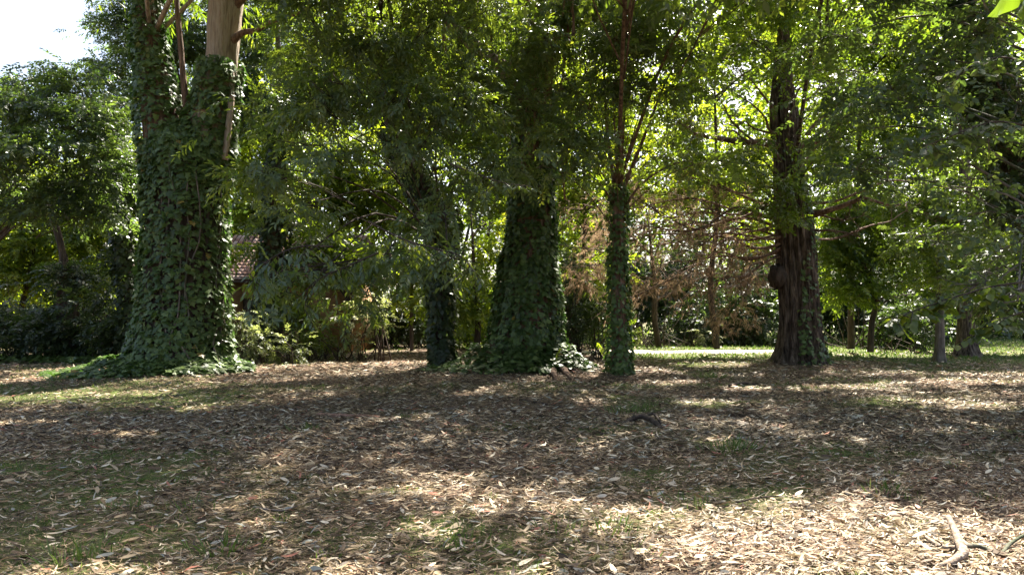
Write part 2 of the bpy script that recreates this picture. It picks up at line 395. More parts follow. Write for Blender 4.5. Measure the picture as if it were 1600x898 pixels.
def ivy_on(root, trunks, n, L, t_range, nsingle=0, bulge=.18, simple=False, matkey='ivy', extra=None, cover=None, camside=True, tint=(.45, .2), name='ivy', tilt=.55):
    """ivy leaves shingled over trunks; the nsingle that show largest are objects of their own"""
    PP = []; NN = []
    for tk, (t0, t1), frac in zip(trunks, t_range, [n_ / sum(n) for n_ in n]):
        m = int(sum(n) * frac); t = rng.uniform(t0, t1, m); a = rng.uniform(0, 2 * math.pi, m)
        if cover is not None:
            q = tk.at(t, a); k = rng.uniform(0, 1, m) < cover(q, a); t, a = t[k], a[k]
        p = tk.at(t, a); nx = np.stack([np.cos(a), np.sin(a), np.zeros_like(a)], 1)
        b = bulge * (vnoise(a * 1.6 + 3, p[:, 2] * .9, 3) * .8 + vnoise(a * 4, p[:, 2] * 2.2, 4) * .5)
        p = p + nx * (b + rng.uniform(0, .06, len(b)))[:, None]; PP.append(p); NN.append(nx)
    if extra is not None: PP.append(extra[0]); NN.append(extra[1])
    p = np.concatenate(PP); nx = np.concatenate(NN); m = len(p)
    p[:, 2] = np.maximum(p[:, 2], .02)
    nrm = norm(nx + np.array([0, 0, tilt]) + rng.normal(0, .42, (m, 3)))
    down = np.array([0, 0, -1.]) + rng.normal(0, .55, (m, 3)) + nx * .3
    d = norm(down - nrm * np.sum(down * nrm, 1, keepdims=True)); y = np.cross(nrm, d)
    R = np.stack([d, y, nrm], 2) * (L * rng.uniform(.5, 1.3, m) * np.where(rng.uniform(0, 1, m) < .15, .55, 1))[:, None, None]
    tt = rng.normal(tint[0], tint[1], m); tt = np.clip(tt, 0, .88); tt[rng.uniform(0, 1, m) < .004] = 1.0
    idx = np.arange(m); single = np.zeros(0, int)
    if nsingle:
        dist = np.linalg.norm(p - np.array(CAM), axis=1); facing = np.sum(nrm * norm(np.array(CAM) - p), 1)
        size = np.linalg.norm(R[:, :, 0], axis=1) * np.clip(facing, 0, 1) / dist
        single = np.argsort(-size)[:nsingle]; idx = np.setdiff1d(idx, single)
    g = Geo(); g.inst(IVS if simple else IVY, IVSP if simple else IVYP, R[idx], p[idx], tt[idx])
    o = g.build(name, M[matkey], root); tag(o, kind='stuff')
    if len(single): place_leaves('ivy_leaf', leaf_variants('ivy_leaf', IVY, IVYP, M[matkey], [.2, .35, .45, .55, .7, .85]), R[single], p[single], o)
    return o
#SECTION2

# ------------------------------------------------------------------ ground
MOUNDS = [(-10.3, 20.6, 3.2, .22), (0.3, 20.6, 3.4, .25), (3.0, 19, 1.2, .12), (9.9, 24, 2.2, .2), (-2.3, 22, 1.6, .15)]
def gh(x, y):
    x = np.asarray(x, float); y = np.asarray(y, float)
    z = .07 * (vnoise(x * .6, y * .6, 2) - .5) + .03 * (vnoise(x * 2.2, y * 2.2, 6) - .5)
    for mx, my, r, h in MOUNDS: z = z + h * np.exp(-((x - mx) ** 2 + (y - my) ** 2) / (r * r) * 1.6)
    hx, hy = 3.78, 11.3          # the small hollow by the root
    z = z + .1 * np.exp(-((x - hx) ** 2 + (y - hy - .25) ** 2) / .12) - .16 * np.exp(-((x - hx) ** 2 / .03 + (y - hy) ** 2 / .02))
    return z
def green(x, y):
    """how grassy the ground is, 0 to 1"""
    g = fbm(x * .45 + 7, y * .6, 40) * .75 + fbm(x * 1.9, y * 1.9, 44) * .45
    b = .50 * np.exp(-((x + 9) ** 2 / 22 + (y - 14.8) ** 2 / 3.2)) + .18 * np.exp(-((x + 4.5) ** 2 / 12 + (y - 7.5) ** 2 / 14))
    b = b + 1.0 * ((y > 26.5 + .12 * np.abs(x - 16)) & (x > 5)) * (y < 90) + .15 * ((y > 24) & (x > 5)) - .25 * ((y > 17) & (y < 30) & (x < 5) & (x > -8))
    return np.clip((g + b - .55) * 3.0, 0, 1)
def axis(lo, hi, a, b, d, D):
    s = [a]
    while s[-1] < b: s.append(s[-1] + d)
    k = d
    r = [s[-1]]
    while r[-1] < hi: k = min(k * 1.25, D); r.append(r[-1] + k)
    k = d; l = [a]
    while l[-1] > lo: k = min(k * 1.25, D); l.append(l[-1] - k)
    return np.array(l[:0:-1] + s + r[1:])
ax = axis(-260, 260, -13, 13, .25, 12); ay = axis(-60, 420, 3, 20, .25, 12)
gx, gy = np.meshgrid(ax, ay, indexing='xy'); gz = gh(gx, gy); nx_, ny_ = len(ax), len(ay)
g = Geo(); i0 = (np.arange(ny_ - 1)[:, None] * nx_ + np.arange(nx_ - 1)[None, :]).ravel()
g.v = [np.stack([gx.ravel(), gy.ravel(), gz.ravel()], 1)]; g.n = nx_ * ny_
g.l = [np.stack([i0, i0 + 1, i0 + 1 + nx_, i0 + nx_], 1).ravel()]; g.c = [np.full(len(i0), 4)]; g.t = [green(gx.ravel(), gy.ravel())]
m, nt, out = new_mat('forest_soil'); N = nt.nodes; L_ = nt.links
geo_ = N.new("ShaderNodeNewGeometry")
def noise(sc, det=6, rough=.6, vec=None):
    n = N.new("ShaderNodeTexNoise"); n.inputs["Scale"].default_value = sc; n.inputs["Detail"].default_value = det; n.inputs["Roughness"].default_value = rough
    L_.new(vec or geo_.outputs["Position"], n.inputs[0]); return n.outputs[0]
c1 = ramp(nt, noise(22, 6, .75), [(.34, (.025, .016, .011)), (.47, (.08, .052, .036)), (.57, (.19, .13, .09)), (.7, (.38, .29, .21))])
c2 = ramp(nt, noise(30, 4, .7), [(.35, (.03, .04, .012)), (.5, (.065, .1, .02)), (.66, (.12, .16, .04))])
at = N.new("ShaderNodeAttribute"); at.attribute_name = "tint"
mu = N.new("ShaderNodeMath"); mu.operation = 'MULTIPLY'; L_.new(at.outputs["Fac"], mu.inputs[0])
L_.new(ramp(nt, noise(6, 6), [(.35, (.3, .3, .3)), (.6, (1, 1, 1))]), mu.inputs[1])
mx = N.new("ShaderNodeMix"); mx.data_type = 'RGBA'; L_.new(mu.outputs[0], mx.inputs[0]); L_.new(c1, mx.inputs[6]); L_.new(c2, mx.inputs[7])
bp = N.new("ShaderNodeBump"); bp.inputs["Strength"].default_value = .8; bp.inputs["Distance"].default_value = .04; L_.new(noise(26, 7, .7), bp.inputs["Height"])
p = N.new("ShaderNodeBsdfPrincipled"); p.inputs["Roughness"].default_value = .95; p.inputs["Specular IOR Level"].default_value = .1
L_.new(mx.outputs[2], p.inputs["Base Color"]); L_.new(bp.outputs[0], p.inputs["Normal"]); L_.new(p.outputs[0], out.inputs[0])
tag(g.build('ground', m, smooth=True), kind='structure')

# pale path crossing behind the trees, and the narrow kerb far right
m, nt, out = new_mat('pale_gravel'); N = nt.nodes; L_ = nt.links; geo_ = N.new("ShaderNodeNewGeometry")
c = ramp(nt, noise(40, 5), [(.35, (.42, .37, .3)), (.6, (.66, .6, .52))]); p = N.new("ShaderNodeBsdfPrincipled"); p.inputs["Roughness"].default_value = .95
L_.new(c, p.inputs["Base Color"]); L_.new(p.outputs[0], out.inputs[0]); M['gravel'] = m
g = Geo(); xs = np.linspace(3.2, 15.6, 40); n = len(xs)
def path_y(x): return 34.2 + .035 * (x - 8) ** 1.0 + .008 * (x - 8) ** 2
V = []
for x in xs:
    w = 1.25 * min(1, (x - 2.4) / 2, (15.9 - x) / 2.5) * (.9 + .15 * math.sin(x * 1.3)) 
    for q, zz in ((-1, -.03), (-.93, .05), (.93, .05), (1, -.03)): V.append((x, path_y(x) + q * w + .12 * math.sin(x * 3 + q), float(gh(x, path_y(x))) + zz))
g.add(V, [(i * 4 + j, (i + 1) * 4 + j, (i + 1) * 4 + j + 1, i * 4 + j + 1) for i in range(n - 1) for j in range(3)])
tag(g.build('path', M['gravel'], smooth=True), kind='structure')

g = Geo(); wx0, wx1 = P(1478, 524, 70)[0], P(1680, 524, 70)[0]; V = []; nn = 24
for i in range(nn + 1):
    x = wx0 + (wx1 - wx0) * i / nn; t_ = .47 + .02 * math.sin(i * 1.7)
    V += [(x, 70, -.1), (x, 70, t_ - .05), (x, 69.95, t_ - .05), (x, 69.95, t_), (x, 70.45, t_), (x, 70.4, -.1)]
g.add(V, [(i * 6 + j, (i + 1) * 6 + j, (i + 1) * 6 + j + 1, i * 6 + j + 1) for i in range(nn) for j in range(5)])
tag(g.build('low_wall', M['gravel']), 'low pale wall far off beyond the two trunks at the right', 'wall')

# ------------------------------------------------------------------ leaf litter
def litter_template(seed, curve, curl, w):
    s = np.array([0, .22, .5, .78, 1.0]); wd = np.array([.02, .8, 1, .7, .02]) * w * .72 / 2
    x = s - .5; y = curve * (x ** 2 - .08); z = curl * (x ** 2) ; V = []
    V.append((x[0], y[0], z[0]))
    for i in (1, 2, 3): V += [(x[i], y[i] - wd[i], z[i] + wd[i] * .4), (x[i], y[i] + wd[i], z[i] + wd[i] * .5)]
    V.append((x[4], y[4], z[4]))
    return np.array(V), [(0, 1, 2), (1, 3, 4, 2), (3, 5, 6, 4), (5, 7, 6)]
LT = [litter_template(i, c, k, w) for i, (c, k, w) in enumerate([(.5, .25, .17), (-.6, .4, .15), (.9, .15, .16), (.1, .5, .2), (-.25, -.3, .22), (.3, .6, .26), (-1.0, .3, .14), (0, .2, .4)])]
LF = [(np.array([(-.5, 0, .1), (.02, c - w, 0), (.5, 0, .12), (-.05, c + w, .03)]), [(0, 1, 2), (0, 2, 3)]) for c, w in ((.14, .055), (-.16, .06), (.05, .09), (-.08, .05))]
def litter(geo, n, y0, y1, L, lmin=.6, zup=.03, xr=.86, far=False):
    y = rng.uniform(y0, y1, n); x = rng.uniform(-1, 1, n) * (y * xr + .6)
    w = np.clip(1.15 - .8 * green(x, y) + .5 * (fbm(x * 1.6, y * 1.6, 70) - .5), .12, 1)
    if y0 > 28: w *= (np.abs(y - path_y(np.maximum(x, 3))) > 1.4) | (x < 3) | (x > 15)
    k = rng.uniform(0, 1, n) < w; x, y = x[k], y[k]; n = len(x)
    yaw = rng.normal(0.2, .8, n) + math.pi * rng.integers(0, 2, n); tilt = rng.normal(0, .2, n); roll = rng.normal(0, .5, n)
    d = np.stack([np.cos(yaw) * np.cos(tilt), np.sin(yaw) * np.cos(tilt), np.sin(tilt)], 1)
    S = L * np.clip(rng.lognormal(-.05, .45, n), .3, 2.1)
    R = frames(d, roll) * S[:, None, None]
    pos = np.stack([x, y, gh(x, y) + rng.uniform(.004, zup, n) + np.abs(tilt) * S * .3], 1)
    tt = np.clip(rng.beta(1.3, 1.25, n) * .94 + .15 * (fbm(x * .9, y * .9, 75) - .5), 0, .94)
    s = rng.uniform(0, 1, n); tt[s < .02] = 1.0; tt[(s > .02) & (s < .05)] = .95
    v = rng.integers(0, 8, n)
    for q in range(8):
        s_ = v == q; geo.inst(*(LF[q % 4] if far else LT[q]), R[s_], pos[s_], tt[s_])
g = Geo()
litter(g, 9000, 1.2, 4.2, .07)
litter(g, 50000, 3.6, 7.0, .061)
litter(g, 28000, 6.6, 8.6, .067)
litter(g, 64000, 8.4, 11.5, .075, far=True)
litter(g, 64000, 11, 20, .085, zup=.035, far=True)
litter(g, 46000, 19, 34, .12, zup=.04, far=True)
litter(g, 8000, 33, 60, .2, far=True)
tag(g.build('leaf_litter', M['litter']), kind='stuff')
# fine chaff and twiglets between the leaves
g = Geo(); n = 24000
y = 3.6 + (rng.uniform(0, 1, n) ** 1.3) * 14; x = rng.uniform(-1, 1, n) * (y * .86 + .5); yaw = rng.uniform(0, 6.28, n)
d = np.stack([np.cos(yaw), np.sin(yaw), rng.normal(0, .15, n)], 1)
tv = np.array([(-.5, -.035, 0), (.5, -.02, .02), (.5, .03, .02), (-.5, .035, 0)]); tp = [(0, 1, 2), (0, 2, 3)]
g.inst(tv, tp, frames(d) * (rng.uniform(.03, .12, n))[:, None, None], np.stack([x, y, gh(x, y) + rng.uniform(.01, .035, n)], 1), rng.uniform(0, .8, n))
tag(g.build('twig_chaff', M['litter']), kind='stuff')

# grass
g = Geo()
def blades(n, y0, y1, h, w, thr, xr=.86):
    y = rng.uniform(y0, y1, n); x = rng.uniform(-1, 1, n) * (y * xr + .5)
    gr = green(x, y) * (.35 + 1.1 * fbm(x * 3.1, y * 3.1, 90)); k = rng.uniform(0, 1, n) < gr - thr
    if y1 > 30: k &= (np.abs(y - path_y(np.maximum(x, 3))) > 1.1) | (x < 3.2) | (x > 15)
    x, y = x[k], y[k]; n = len(x)
    d = norm(np.stack([rng.normal(0, .55, n), rng.normal(0, .55, n), np.ones(n)], 1))
    tv = np.array([(0, -.5 * w, 0), (0, .5 * w, 0), (.55, .4 * w, .06), (.55, -.4 * w, .06), (1, 0, .28)]); tp = [(0, 1, 2, 3), (3, 2, 4)]
    g.inst(tv, tp, frames(d, rng.uniform(0, 6.28, n)) * (h * rng.uniform(.5, 1.4, n))[:, None, None], np.stack([x, y, gh(x, y)], 1), rng.uniform(0, .95, n))
blades(60000, 3.3, 9, .034, .11, -.04); blades(60000, 8, 17, .045, .14, -.03); blades(50000, 16, 30, .075, .2, 0); blades(40000, 28, 60, .13, .35, 0)
# tufts
for (px, py, s) in [(1140, 706, 1.4), (1160, 700, .8), (860, 612, .9), (1110, 592, 1.8), (1380, 596, .8), (700, 606, .7), (300, 792, .9), (350, 855, 1), (885, 835, .8), (960, 835, .9), (480, 672, 1), (1085, 790, .8), (1390, 773, .9), (200, 790, .7), (120, 872, 1.1), (980, 645, 1.4), (1010, 640, 1.2), (90, 596, 1.2), (105, 590, 1.2), (640, 655, .8), (720, 850, .9)]:
    c = G(px, py); n = int(70 * s); r = .13 * s
    x = c[0] + rng.normal(0, r, n); y = c[1] + rng.normal(0, r, n); d = norm(np.stack([(x - c[0]) * 2.5 + rng.normal(0, .3, n), (y - c[1]) * 2.5 + rng.normal(0, .3, n), np.ones(n)], 1))
    g.inst(np.array([(0, -.04, 0), (0, .04, 0), (.55, .03, .06), (.55, -.03, .06), (1, 0, .25)]), [(0, 1, 2, 3), (3, 2, 4)], frames(d, rng.uniform(0, 6.28, n)) * (.12 * s * rng.uniform(.5, 1.3, n))[:, None, None], np.stack([x, y, gh(x, y)], 1), rng.uniform(.2, .95, n))
for _ in range(420):
    y0 = 3.8 + 15 * rng.uniform() ** 1.4; x0 = rng.uniform(-1, 1) * (y0 * .8)
    if rng.uniform() > green(x0, y0) * .8 + .22: continue
    s_ = rng.uniform(.25, .8); n = int(46 * s_); r = .07 * s_
    x = x0 + rng.normal(0, r, n); y = y0 + rng.normal(0, r, n); d = norm(np.stack([(x - x0) * 5 + rng.normal(0, .4, n), (y - y0) * 5 + rng.normal(0, .4, n), np.ones(n)], 1))
    g.inst(np.array([(0, -.06, 0), (0, .06, 0), (.55, .045, .06), (.55, -.045, .06), (1, 0, .3)]), [(0, 1, 2, 3), (3, 2, 4)], frames(d, rng.uniform(0, 6.28, n)) * (.085 * s_ * rng.uniform(.4, 1.3, n))[:, None, None], np.stack([x, y, gh(x, y)], 1), rng.uniform(.35, 1, n))
tag(g.build('grass', M['grass']), kind='stuff')

# ------------------------------------------------------------------ the ivy-clad eucalyptus on the left
root = thing('eucalyptus_tree', (-10.3, 20.3, 0), 'huge forked ivy-clad trunk at the left with pale bare bark at its top', 'tree')
main = Trunk(stations([(165, 385, 592), (195, 366, 560), (213, 357, 500), (220, 354, 400), (222, 356, 300), (226, 350, 245), (246, 332, 215), (262, 318, 195)], 20.3), .04, .012, seed=3, flare=.12, shrink=.25)
lst = Trunk(stations([(226, 306, 285), (219, 293, 215), (214, 274, 140), (211, 262, 70), (206, 253, 0), (196, 240, -120), (180, 215, -300)], 20.2), .06, .02, seed=4, shrink=.16)
rst = Trunk(stations([(276, 354, 290), (292, 361, 215), (308, 368, 145), (321, 373, 88), (324, 378, 30), (330, 384, -30), (345, 388, -150), (356, 392, -320)], 20.4), .06, .025, seed=5, shrink=.06)
main.build('trunk', M['dark_bark'], root, 64, 50); lst.build('limb', M['red_bark'], root, 30, 50); rst.build('limb', M['pale_bark'], root, 40, 60)
g = Geo(); tube(g, [P(296, 215, 20), P(289, 150, 20), P(282, 70, 20), P(276, 0, 20), P(270, -90, 20)], [.1, .09, .08, .07, .05], 10, 20, rough=.03); g.build('limb', M['red_bark'], root, True)
g = Geo(); tube(g, [P(362, 66, 20.3), P(378, 52, 20.2), P(402, 47, 20), P(425, 34, 19.6), P(470, 20, 19)], [.13, .09, .075, .065, .05], 10, 16, rough=.03); g.build('branch', M['red_bark'], root, True)
g = Geo(); tube(g, [P(356, 30, 20.4), P(366, 12, 20.3), P(382, -5, 20.1), P(410, -40, 19.5)], [.2, .13, .11, .09], 10, 14, rough=.03); g.build('branch', M['red_bark'], root, True)
g = Geo(); tube(g, [P(350, 250, 20.0), P(357, 200, 20.0), P(362, 140, 20.1), P(362, 100, 20.2)], [.09, .1, .09, .05], 8, 14, rough=.04); g.build('bark_strip', M['pale_bark'], root, True)
m_ = 3000; an = rng.uniform(0, 6.283, m_); rr_ = 1.7 + rng.uniform(0, 1, m_) ** 1.4 * (.55 + 1.0 * np.clip(-np.cos(an), 0, 1) * np.clip(-np.sin(an) + .55, 0, 1))
bx = -10.15 + rr_ * np.cos(an) * 1.05; by = 20.3 + rr_ * np.sin(an)
ex = (np.stack([bx, by, gh(bx, by) + rng.uniform(.0, .13, m_) + .4 * np.exp(-(rr_ - 1.6) * 3)], 1), norm(np.stack([np.cos(an) * .5, np.sin(an) * .5, np.ones(m_)], 1)))
ivy_on(root, [main, lst, rst], [12500, 3900, 3400], .175, [(0, 1), (0, .72), (0, .40)], nsingle=300, bulge=.2, extra=ex,
       cover=lambda q, a: np.where(q[:, 2] > 7, np.clip(.6 + 1.4 * (vnoise(a * 2, q[:, 2] * 1.3, 9) - .35), 0, 1), 1.0) if True else 1)
for k in range(7):
    a0 = rng.uniform(3.3, 6.1); t_ = np.linspace(.05, .95, 12); aa = a0 + np.cumsum(rng.normal(0, .13, 12)); q = main.at(t_, aa); q[:, :2] += np.stack([np.cos(aa), np.sin(aa)], 1) * rng.uniform(.05, .17)
    g = Geo(); tube(g, q, np.linspace(.03, .014, 12), 5, 30, rough=.08); g.build('ivy_stem', M['grey_bark'], root, True)
g = Geo(); lg = Geo()
foliage(g, [(-10, 19, 15.5, 6, 6, 2.4), (-13, 24, 16, 5, 5, 2.5), (-6.5, 23, 15.5, 5, 6, 2), (-9, 14.5, 14.5, 4.5, 3.5, 2), (-4, 14, 14, 4.5, 3.5, 2)], .3, 'willow', 2.4, True, (.5, .2), lg, lambda c: lst.point(10)[0], rr=.06, flat=.6)  # overhead clumps placed for the shade they throw on the ground
g.build('crown', M['green'], root); lg.build('limb', M['pale_bark'], root, True)

# ------------------------------------------------------------------ the great central eucalyptus
root = thing('eucalyptus_tree', (.35, 20.6, 0), 'massive central tree, dark ivy below, long bark strips hanging higher up', 'tree')
ctr = Trunk(stations([(712, 930, 596), (736, 908, 568), (757, 890, 525), (769, 884, 450), (781, 877, 380), (786, 875, 300), (791, 873, 200), (795, 868, 100), (797, 862, 0), (797, 855, -150), (800, 850, -350)], 20.6), .04, .03, seed=7, flare=.16, buttress=6, shrink=.3)
ctr.build('trunk', M['red_bark'], root, 72, 90)
for k, (x0, x1, y1, r) in enumerate([(885, 925, 592, .09), (876, 900, 600, .08), (862, 872, 604, .07)]):
    a = P(x0, 573, 19.7); b = G(x1, y1); g = Geo(); mid = (a + b) / 2; mid[2] = a[2] * .55; b[2] = float(gh(b[0], b[1])) - .04
    tube(g, [a, mid, b], [.14, r, r * .35], 8, 12, rough=.06); g.build('root', M['red_bark'], root, True)
m_ = 1300; an = rng.uniform(math.pi * .95, math.pi * 2.05, m_); rr_ = 1.35 + rng.uniform(0, 1, m_) ** 1.3 * (.35 + .75 * np.clip(-np.cos(an), 0, 1) + .5 * vnoise(an * 3, an * 0, 61))
bx = .3 + rr_ * np.cos(an) * 1.1; by = 20.6 + rr_ * np.sin(an)
ex = (np.stack([bx, by, gh(bx, by) + rng.uniform(.0, .12, m_) + .75 * np.exp(-(rr_ - 1.3) * 3.2)], 1), norm(np.stack([np.cos(an) * .5, np.sin(an) * .5, np.ones(m_)], 1)))
ivy_on(root, [ctr], [19000], .155, [(0, .85)], nsingle=220, simple=True, bulge=.16, extra=ex, tint=(.35, .22),
       cover=lambda q, a: np.where(q[:, 2] > 5.0, np.clip(.95 * (1 - (q[:, 2] - 5) / 6.5) + 1.3 * (vnoise(a * 2, q[:, 2] * .7, 19) - .5), 0, 1), np.clip(1.3 - 1.0 * (vnoise(a * 3, q[:, 2] * 1.1, 12) > .78), 0, 1)))
for k in range(46):           # long strips of shed bark hanging from the trunk and its high forks
    if k < 26: px = rng.uniform(790, 884); y0 = rng.uniform(-60, 150); Y = 20.6 - rng.uniform(.75, 1.0)
    else: px = rng.choice([700, 742, 760, 886, 893, 928, 940, 958, 965, 982, 905]) + rng.normal(0, 4); y0 = rng.uniform(-60, 20); Y = rng.uniform(18.5, 20.6)
    ln = rng.uniform(60, 190) if k != 30 else 200; a = P(px, y0, Y); b = P(px + rng.normal(0, 5), y0 + ln, Y - .15); w = rng.uniform(.03, .09)
    g = Geo(); q = catmull([a, (a + b) / 2 + rng.normal(0, .07, 3), b], 8); V = []; pl = []
    for i, c in enumerate(q):
        th = i * rng.uniform(.1, .35) + k; ww = w * (1 - .7 * i / 8); V += [c + np.array([math.cos(th), math.sin(th), 0]) * ww, c + np.array([.0, -.012, 0]), c - np.array([math.cos(th), math.sin(th), 0]) * ww]
        if i: pl += [(3 * i - 3, 3 * i - 2, 3 * i + 1, 3 * i), (3 * i - 2, 3 * i - 1, 3 * i + 2, 3 * i + 1)]
    g.add(V, pl); g.build('bark_strip', M['strip'], root, True)
lg = Geo()
tube(lg, [P(800, 120, 20.4), P(770, 95, 20), P(735, 66, 19.6), P(700, 30, 19), P(690, -60, 18.6)], [.3, .22, .19, .16, .12], 10, 22, rough=.03)
tube(lg, [P(858, 60, 20.4), P(885, 0, 20), P(930, -80, 19.4), P(990, -180, 18.8)], [.3, .22, .18, .12], 10, 18, rough=.03)
g = Geo()
foliage(g, [(0, 19, 17, 6, 6, 2.4), (5, 25, 16.5, 6, 6, 2.3), (-2, 26, 16, 5, 5, 2), (3.5, 16.5, 13.5, 5, 4.5, 2), (-1.5, 13.5, 12.5, 4, 3.5, 1.8), (8, 19.5, 15, 4.5, 5, 2), (1, 31, 17, 6, 4, 2)], .3, 'willow', 2.5, True, (.5, .2), lg, lambda c: ctr.point(11)[0], rr=.06, flat=.6)  # unseen high clumps put in to dapple the ground with shade
foliage(g, [blob(760, 0, 19.5, 60, 50), blob(880, 10, 19.5, 70, 60), blob(960, 0, 19, 70, 50), blob(850, 90, 19, 40, 50), blob(700, 0, 19, 60, 40)], .17, 'willow', 1.3, False, (.4, .2), lg, lambda c: ctr.point(9)[0], rr=.03)
g.build('crown', M['elm'], root); lg.build('limb', M['pale_bark'], root, True)

# ------------------------------------------------------------------ broad elm whose crown hides the centre left
def single_sprays(parent, path, Y, n, L, tmpl, mat, seed, hang=.5, spread=.55, name='leaf', lim=240, twigs=26):
    """a leafy branch hanging in front: its twigs, and its leaves each an object"""
    r = np.random.default_rng(seed)
    pts = [P(px, py, Y if not np.ndim(Y) else Y[i]) for i, (px, py) in enumerate(path)]
    g = Geo(); n0 = len(pts); tube(g, pts, np.linspace(.016, .005, n0), 6, n0 * 5)
    c = catmull(pts, 120); Rs = []; Ps = []
    per = max(1, n // twigs)
    for k in range(twigs):
        a = c[int(119 * (.12 + .88 * (k + .5) / twigs))]; th = r.uniform(0, 6.28)
        d = norm(np.array([math.cos(th), math.sin(th) * .6, -.1 - hang * r.uniform(.2, 1)])); ln = spread * r.uniform(.5, 1.1)
        e = a + d * ln + np.array([0, 0, -.25 * hang * ln]); tube(g, [a, (a + e) / 2 + np.array([0, 0, .06 * ln]), e], [.008, .006, .003], 4, 5)
        for i in range(per):
            t = .15 + .85 * (i + .5) / per; b = a * (1 - t) + e * t + np.array([0, 0, .1 * ln * t * (1 - t)])
            s = 1 if i % 2 else -1; side = norm(np.cross(d, np.array([0, 0, 1.])))
            dd = norm(d * .7 + side * s * .8 + np.array([0, 0, -.35 - .5 * hang]) + r.normal(0, .2, 3))
            Rs.append(frames(dd[None], np.array([r.normal(0, .5)]))[0] * L * r.uniform(.7, 1.2)); Ps.append(b)
    Rs = np.array(Rs); Ps = np.array(Ps); br = g.build('low_branch', M['dark_bark'], parent, True)
    w = {'elm': .42, 'round': .78}[tmpl]
    tv = np.array([(0, 0, 0), (.18, .3 * w, .05), (.45, .5 * w, .06), (.75, .32 * w, .02), (1, 0, -.06), (.75, -.32 * w, .02), (.45, -.5 * w, .06), (.18, -.3 * w, .05), (.45, 0, 0)])
    tp = [(0, 1, 8), (1, 2, 8), (2, 3, 8), (3, 4, 8), (4, 5, 8), (5, 6, 8), (6, 7, 8), (7, 0, 8)]
    sel = r.permutation(len(Ps))[:lim]; rest = np.setdiff1d(np.arange(len(Ps)), sel)
    place_leaves(name, leaf_variants(tmpl + mat, tv, tp, M[mat], [.15, .35, .5, .65, .8, .95]), Rs[sel], Ps[sel], br)
    if len(rest): gg = Geo(); gg.inst(tv, tp, Rs[rest], Ps[rest], r.uniform(.1, .9, len(rest))); tag(gg.build(name, M[mat], br), kind='stuff')

elm, tk = make_tree('elm_tree', 'broad elm with dark leaning trunk and wide grey-green crown left of centre', 'tree', None,
    stations([(674, 716, 577), (670, 708, 540), (668, 706, 480), (667, 704, 420), (662, 712, 370), (642, 712, 325), (622, 682, 280), (602, 648, 230), (588, 622, 180), (578, 602, 100), (572, 592, 30)], 21.5),
    'dark_bark', 'elm', 'elm', .15,
    [blob(480, 60, 16, 110, 80), blob(620, 50, 16, 110, 80), blob(740, 90, 17, 70, 70), blob(560, 140, 15, 110, 60), blob(450, 170, 15.5, 80, 60), blob(690, 170, 15.5, 90, 55), blob(420, 260, 14.5, 60, 45),
     blob(500, 240, 14.5, 60, 30), blob(760, 245, 16, 70, 45), blob(640, 230, 15, 70, 35), blob(540, -30, 16, 160, 60), blob(700, -20, 16, 90, 60), blob(770, 150, 18, 50, 60), blob(470, 320, 14.5, 70, 28), blob(740, 300, 16, 60, 25),
     blob(660, 350, 15, 60, 25), blob(600, 400, 13.5, 70, 28), blob(700, 395, 13.5, 60, 25), blob(500, 425, 13, 60, 25), blob(430, 430, 12.5, 35, 35), blob(560, 470, 15, 40, 20)],
    1.15, [(-4, 17, 12.8, 5, 4, 1.4), (-7, 14.5, 11.8, 4, 3, 1.3), (-3, 12, 10.4, 4, 3, 1.3)], .24, 2.0, rr=.03, trunk_kw=dict(lobe=.12, ridge=.02, seed=9, shrink=.22), segs=28, rings=40, tint=(.5, .25))
ivy_on(elm, [tk], [5200], .15, [(0, .75)], bulge=.3, simple=True, matkey='dark')
single_sprays(elm, [(575, 345), (625, 372), (680, 388), (720, 400), (740, 425)], 11.5, 270, .13, 'elm', 'elm', 3, .55, .6, lim=240)
single_sprays(elm, [(520, 385), (470, 385), (430, 400), (403, 425), (395, 470)], 11, 190, .14, 'elm', 'elm', 4, .9, .45, lim=170, twigs=20)
single_sprays(elm, [(590, 395), (545, 415), (510, 430), (482, 450), (476, 490)], 11.6, 130, .13, 'elm', 'elm', 5, .8, .45, lim=120, twigs=16)
single_sprays(elm, [(700, 255), (740, 270), (785, 285), (820, 290)], 13, 130, .13, 'elm', 'elm', 6, .5, .5, lim=110, twigs=16)

# ------------------------------------------------------------------ slender forked tree in front
slim, tk = make_tree('young_elm_tree', 'slender forked young tree with ivy up its thin stem, right of the central trunk', 'tree', None,
    stations([(953, 984, 594), (956, 981, 560), (955, 977, 450), (957, 976, 350), (958, 976, 285)], 19), 'red_bark', 'elm', 'plain', .15,
    [blob(940, 150, 17.5, 80, 40), blob(900, 215, 17, 80, 30), blob(1030, 130, 17, 80, 45), blob(1000, 60, 17, 90, 50), blob(1060, 60, 17.5, 60, 50), blob(880, 120, 18, 40, 40), blob(1040, 235, 18.5, 50, 22), blob(960, 240, 17, 45, 18), blob(860, 260, 17, 45, 22), blob(840, 180, 18, 35, 30),
     blob(1020, 0, 17, 110, 40), blob(900, 60, 18, 60, 50), blob(835, 60, 18, 45, 50), blob(865, 215, 17.5, 40, 28), blob(1110, 250, 18, 45, 22), blob(1080, 190, 18, 40, 20)],
    .95, [(5, 13.5, 9.5, 4.2, 3, 1.4), (2, 11, 8.6, 3, 2.2, 1.1)],   .22, 2.2, rr=.022, trunk_kw=dict(lobe=.08, ridge=.03, seed=12, flare=.3), tint=(.5, .25))
